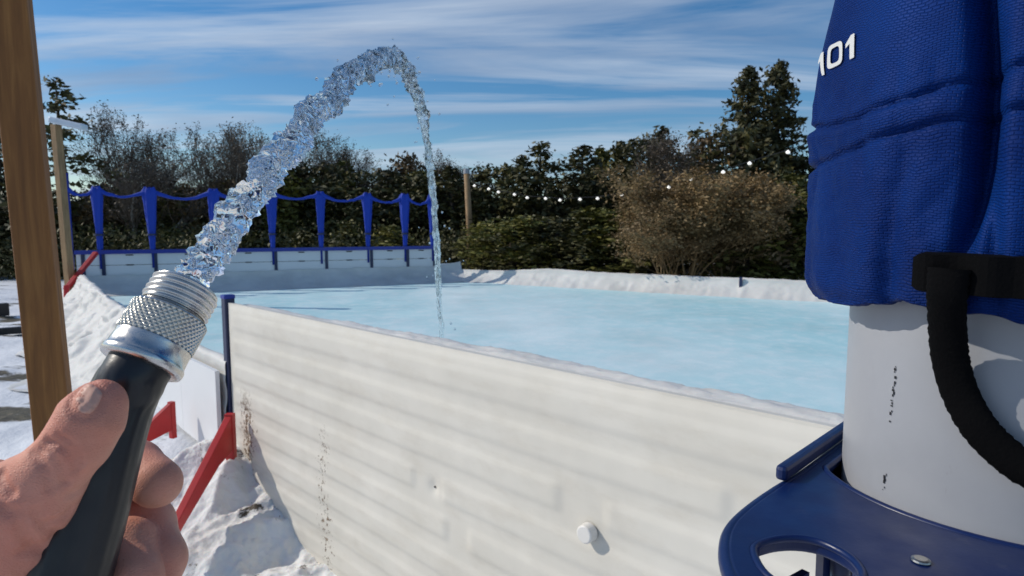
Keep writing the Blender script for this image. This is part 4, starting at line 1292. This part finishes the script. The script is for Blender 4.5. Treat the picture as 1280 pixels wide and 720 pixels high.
tag(hand, 'bare left hand gripping the black hose, thumb on top and fingertips curled round behind', 'hand')
# thumb nail: a thin curved plate following the skin of the upper left side of the tip
nl = mat('nail', (.72,.37,.27), .5); t = NT(nl); t.b.inputs['Subsurface Weight'].default_value = .1; t.b.inputs['Specular IOR Level'].default_value = .3
def march(x, y):
    c = np.array([0, 0, CAMZ]); dr = np.array(P(x, y, 1.0))-c; dr /= np.linalg.norm(dr); k = .12
    while k < .3:
        w_ = c+dr*k; ix = ((w_-lo)/hs_).astype(int)
        if (ix >= 0).all() and (ix < dims).all() and SD[ix[0], ix[1], ix[2]] < 0: return Vector(w_), k
        k += .0002
    return None, None

nu_, nv_ = 22, 18; vs = []; last = None
for j in range(nv_+1):
    for i in range(nu_+1):
        a, b = -1+2*i/nu_, -1+2*j/nv_
        sx_, sy_ = a*math.sqrt(1-.38*b*b), b*math.sqrt(1-.38*a*a)
        u, v = sx_*21, sy_*16; x = NC[0]+u*math.cos(ta)-v*math.sin(ta); y = NC[1]+u*math.sin(ta)+v*math.cos(ta)
        w_ = None; sh = 1.0
        while w_ is None and sh > .1:
            w_, kk = march(NC[0]+(x-NC[0])*sh, NC[1]+(y-NC[1])*sh); sh -= .03
        if w_ is None: w_ = last
        last = w_; e_ = max(abs(a), abs(b)); d_ = (Vector((0, 0, CAMZ))-w_).normalized()
        vs.append(w_+d_*(.0008*(1-e_**8)-.0005)-hand.location)
q = MB(); q.add(vs, [(j*(nu_+1)+i, j*(nu_+1)+i+1, (j+1)*(nu_+1)+i+1, (j+1)*(nu_+1)+i)[::-1] for j in range(nv_) for i in range(nu_)])
no = q.obj('thumbnail', nl, None, smooth=True); no.parent = hand
s_ = no.modifiers.new('smooth', 'SMOOTH'); s_.iterations = 6
# ------------------------------------------------------------------ camera
cam = bpy.data.cameras.new('camera'); co_ = bpy.data.objects.new('camera', cam); COL.objects.link(co_)
cam.sensor_width = 36; cam.lens = 36*F/1280; cam.clip_start = .01; cam.clip_end = 2000
co_.location = (0, 0, CAMZ); co_.rotation_euler = (PI/2-PITCH, 0, 0)
cam.dof.use_dof = True; cam.dof.focus_distance = .36; cam.dof.aperture_fstop = cam.lens*1e-3/.0008
sc.camera = co_
sc.view_settings.view_transform = 'Standard'; sc.view_settings.look = 'None'
sc.view_settings.gamma = 1; sc.view_settings.use_curve_mapping = False
sc.view_settings.exposure = -.17
sc.cycles.use_denoising = True
sc.cycles.max_bounces = 12; sc.cycles.transmission_bounces = 10; sc.cycles.glossy_bounces = 4; sc.cycles.diffuse_bounces = 3
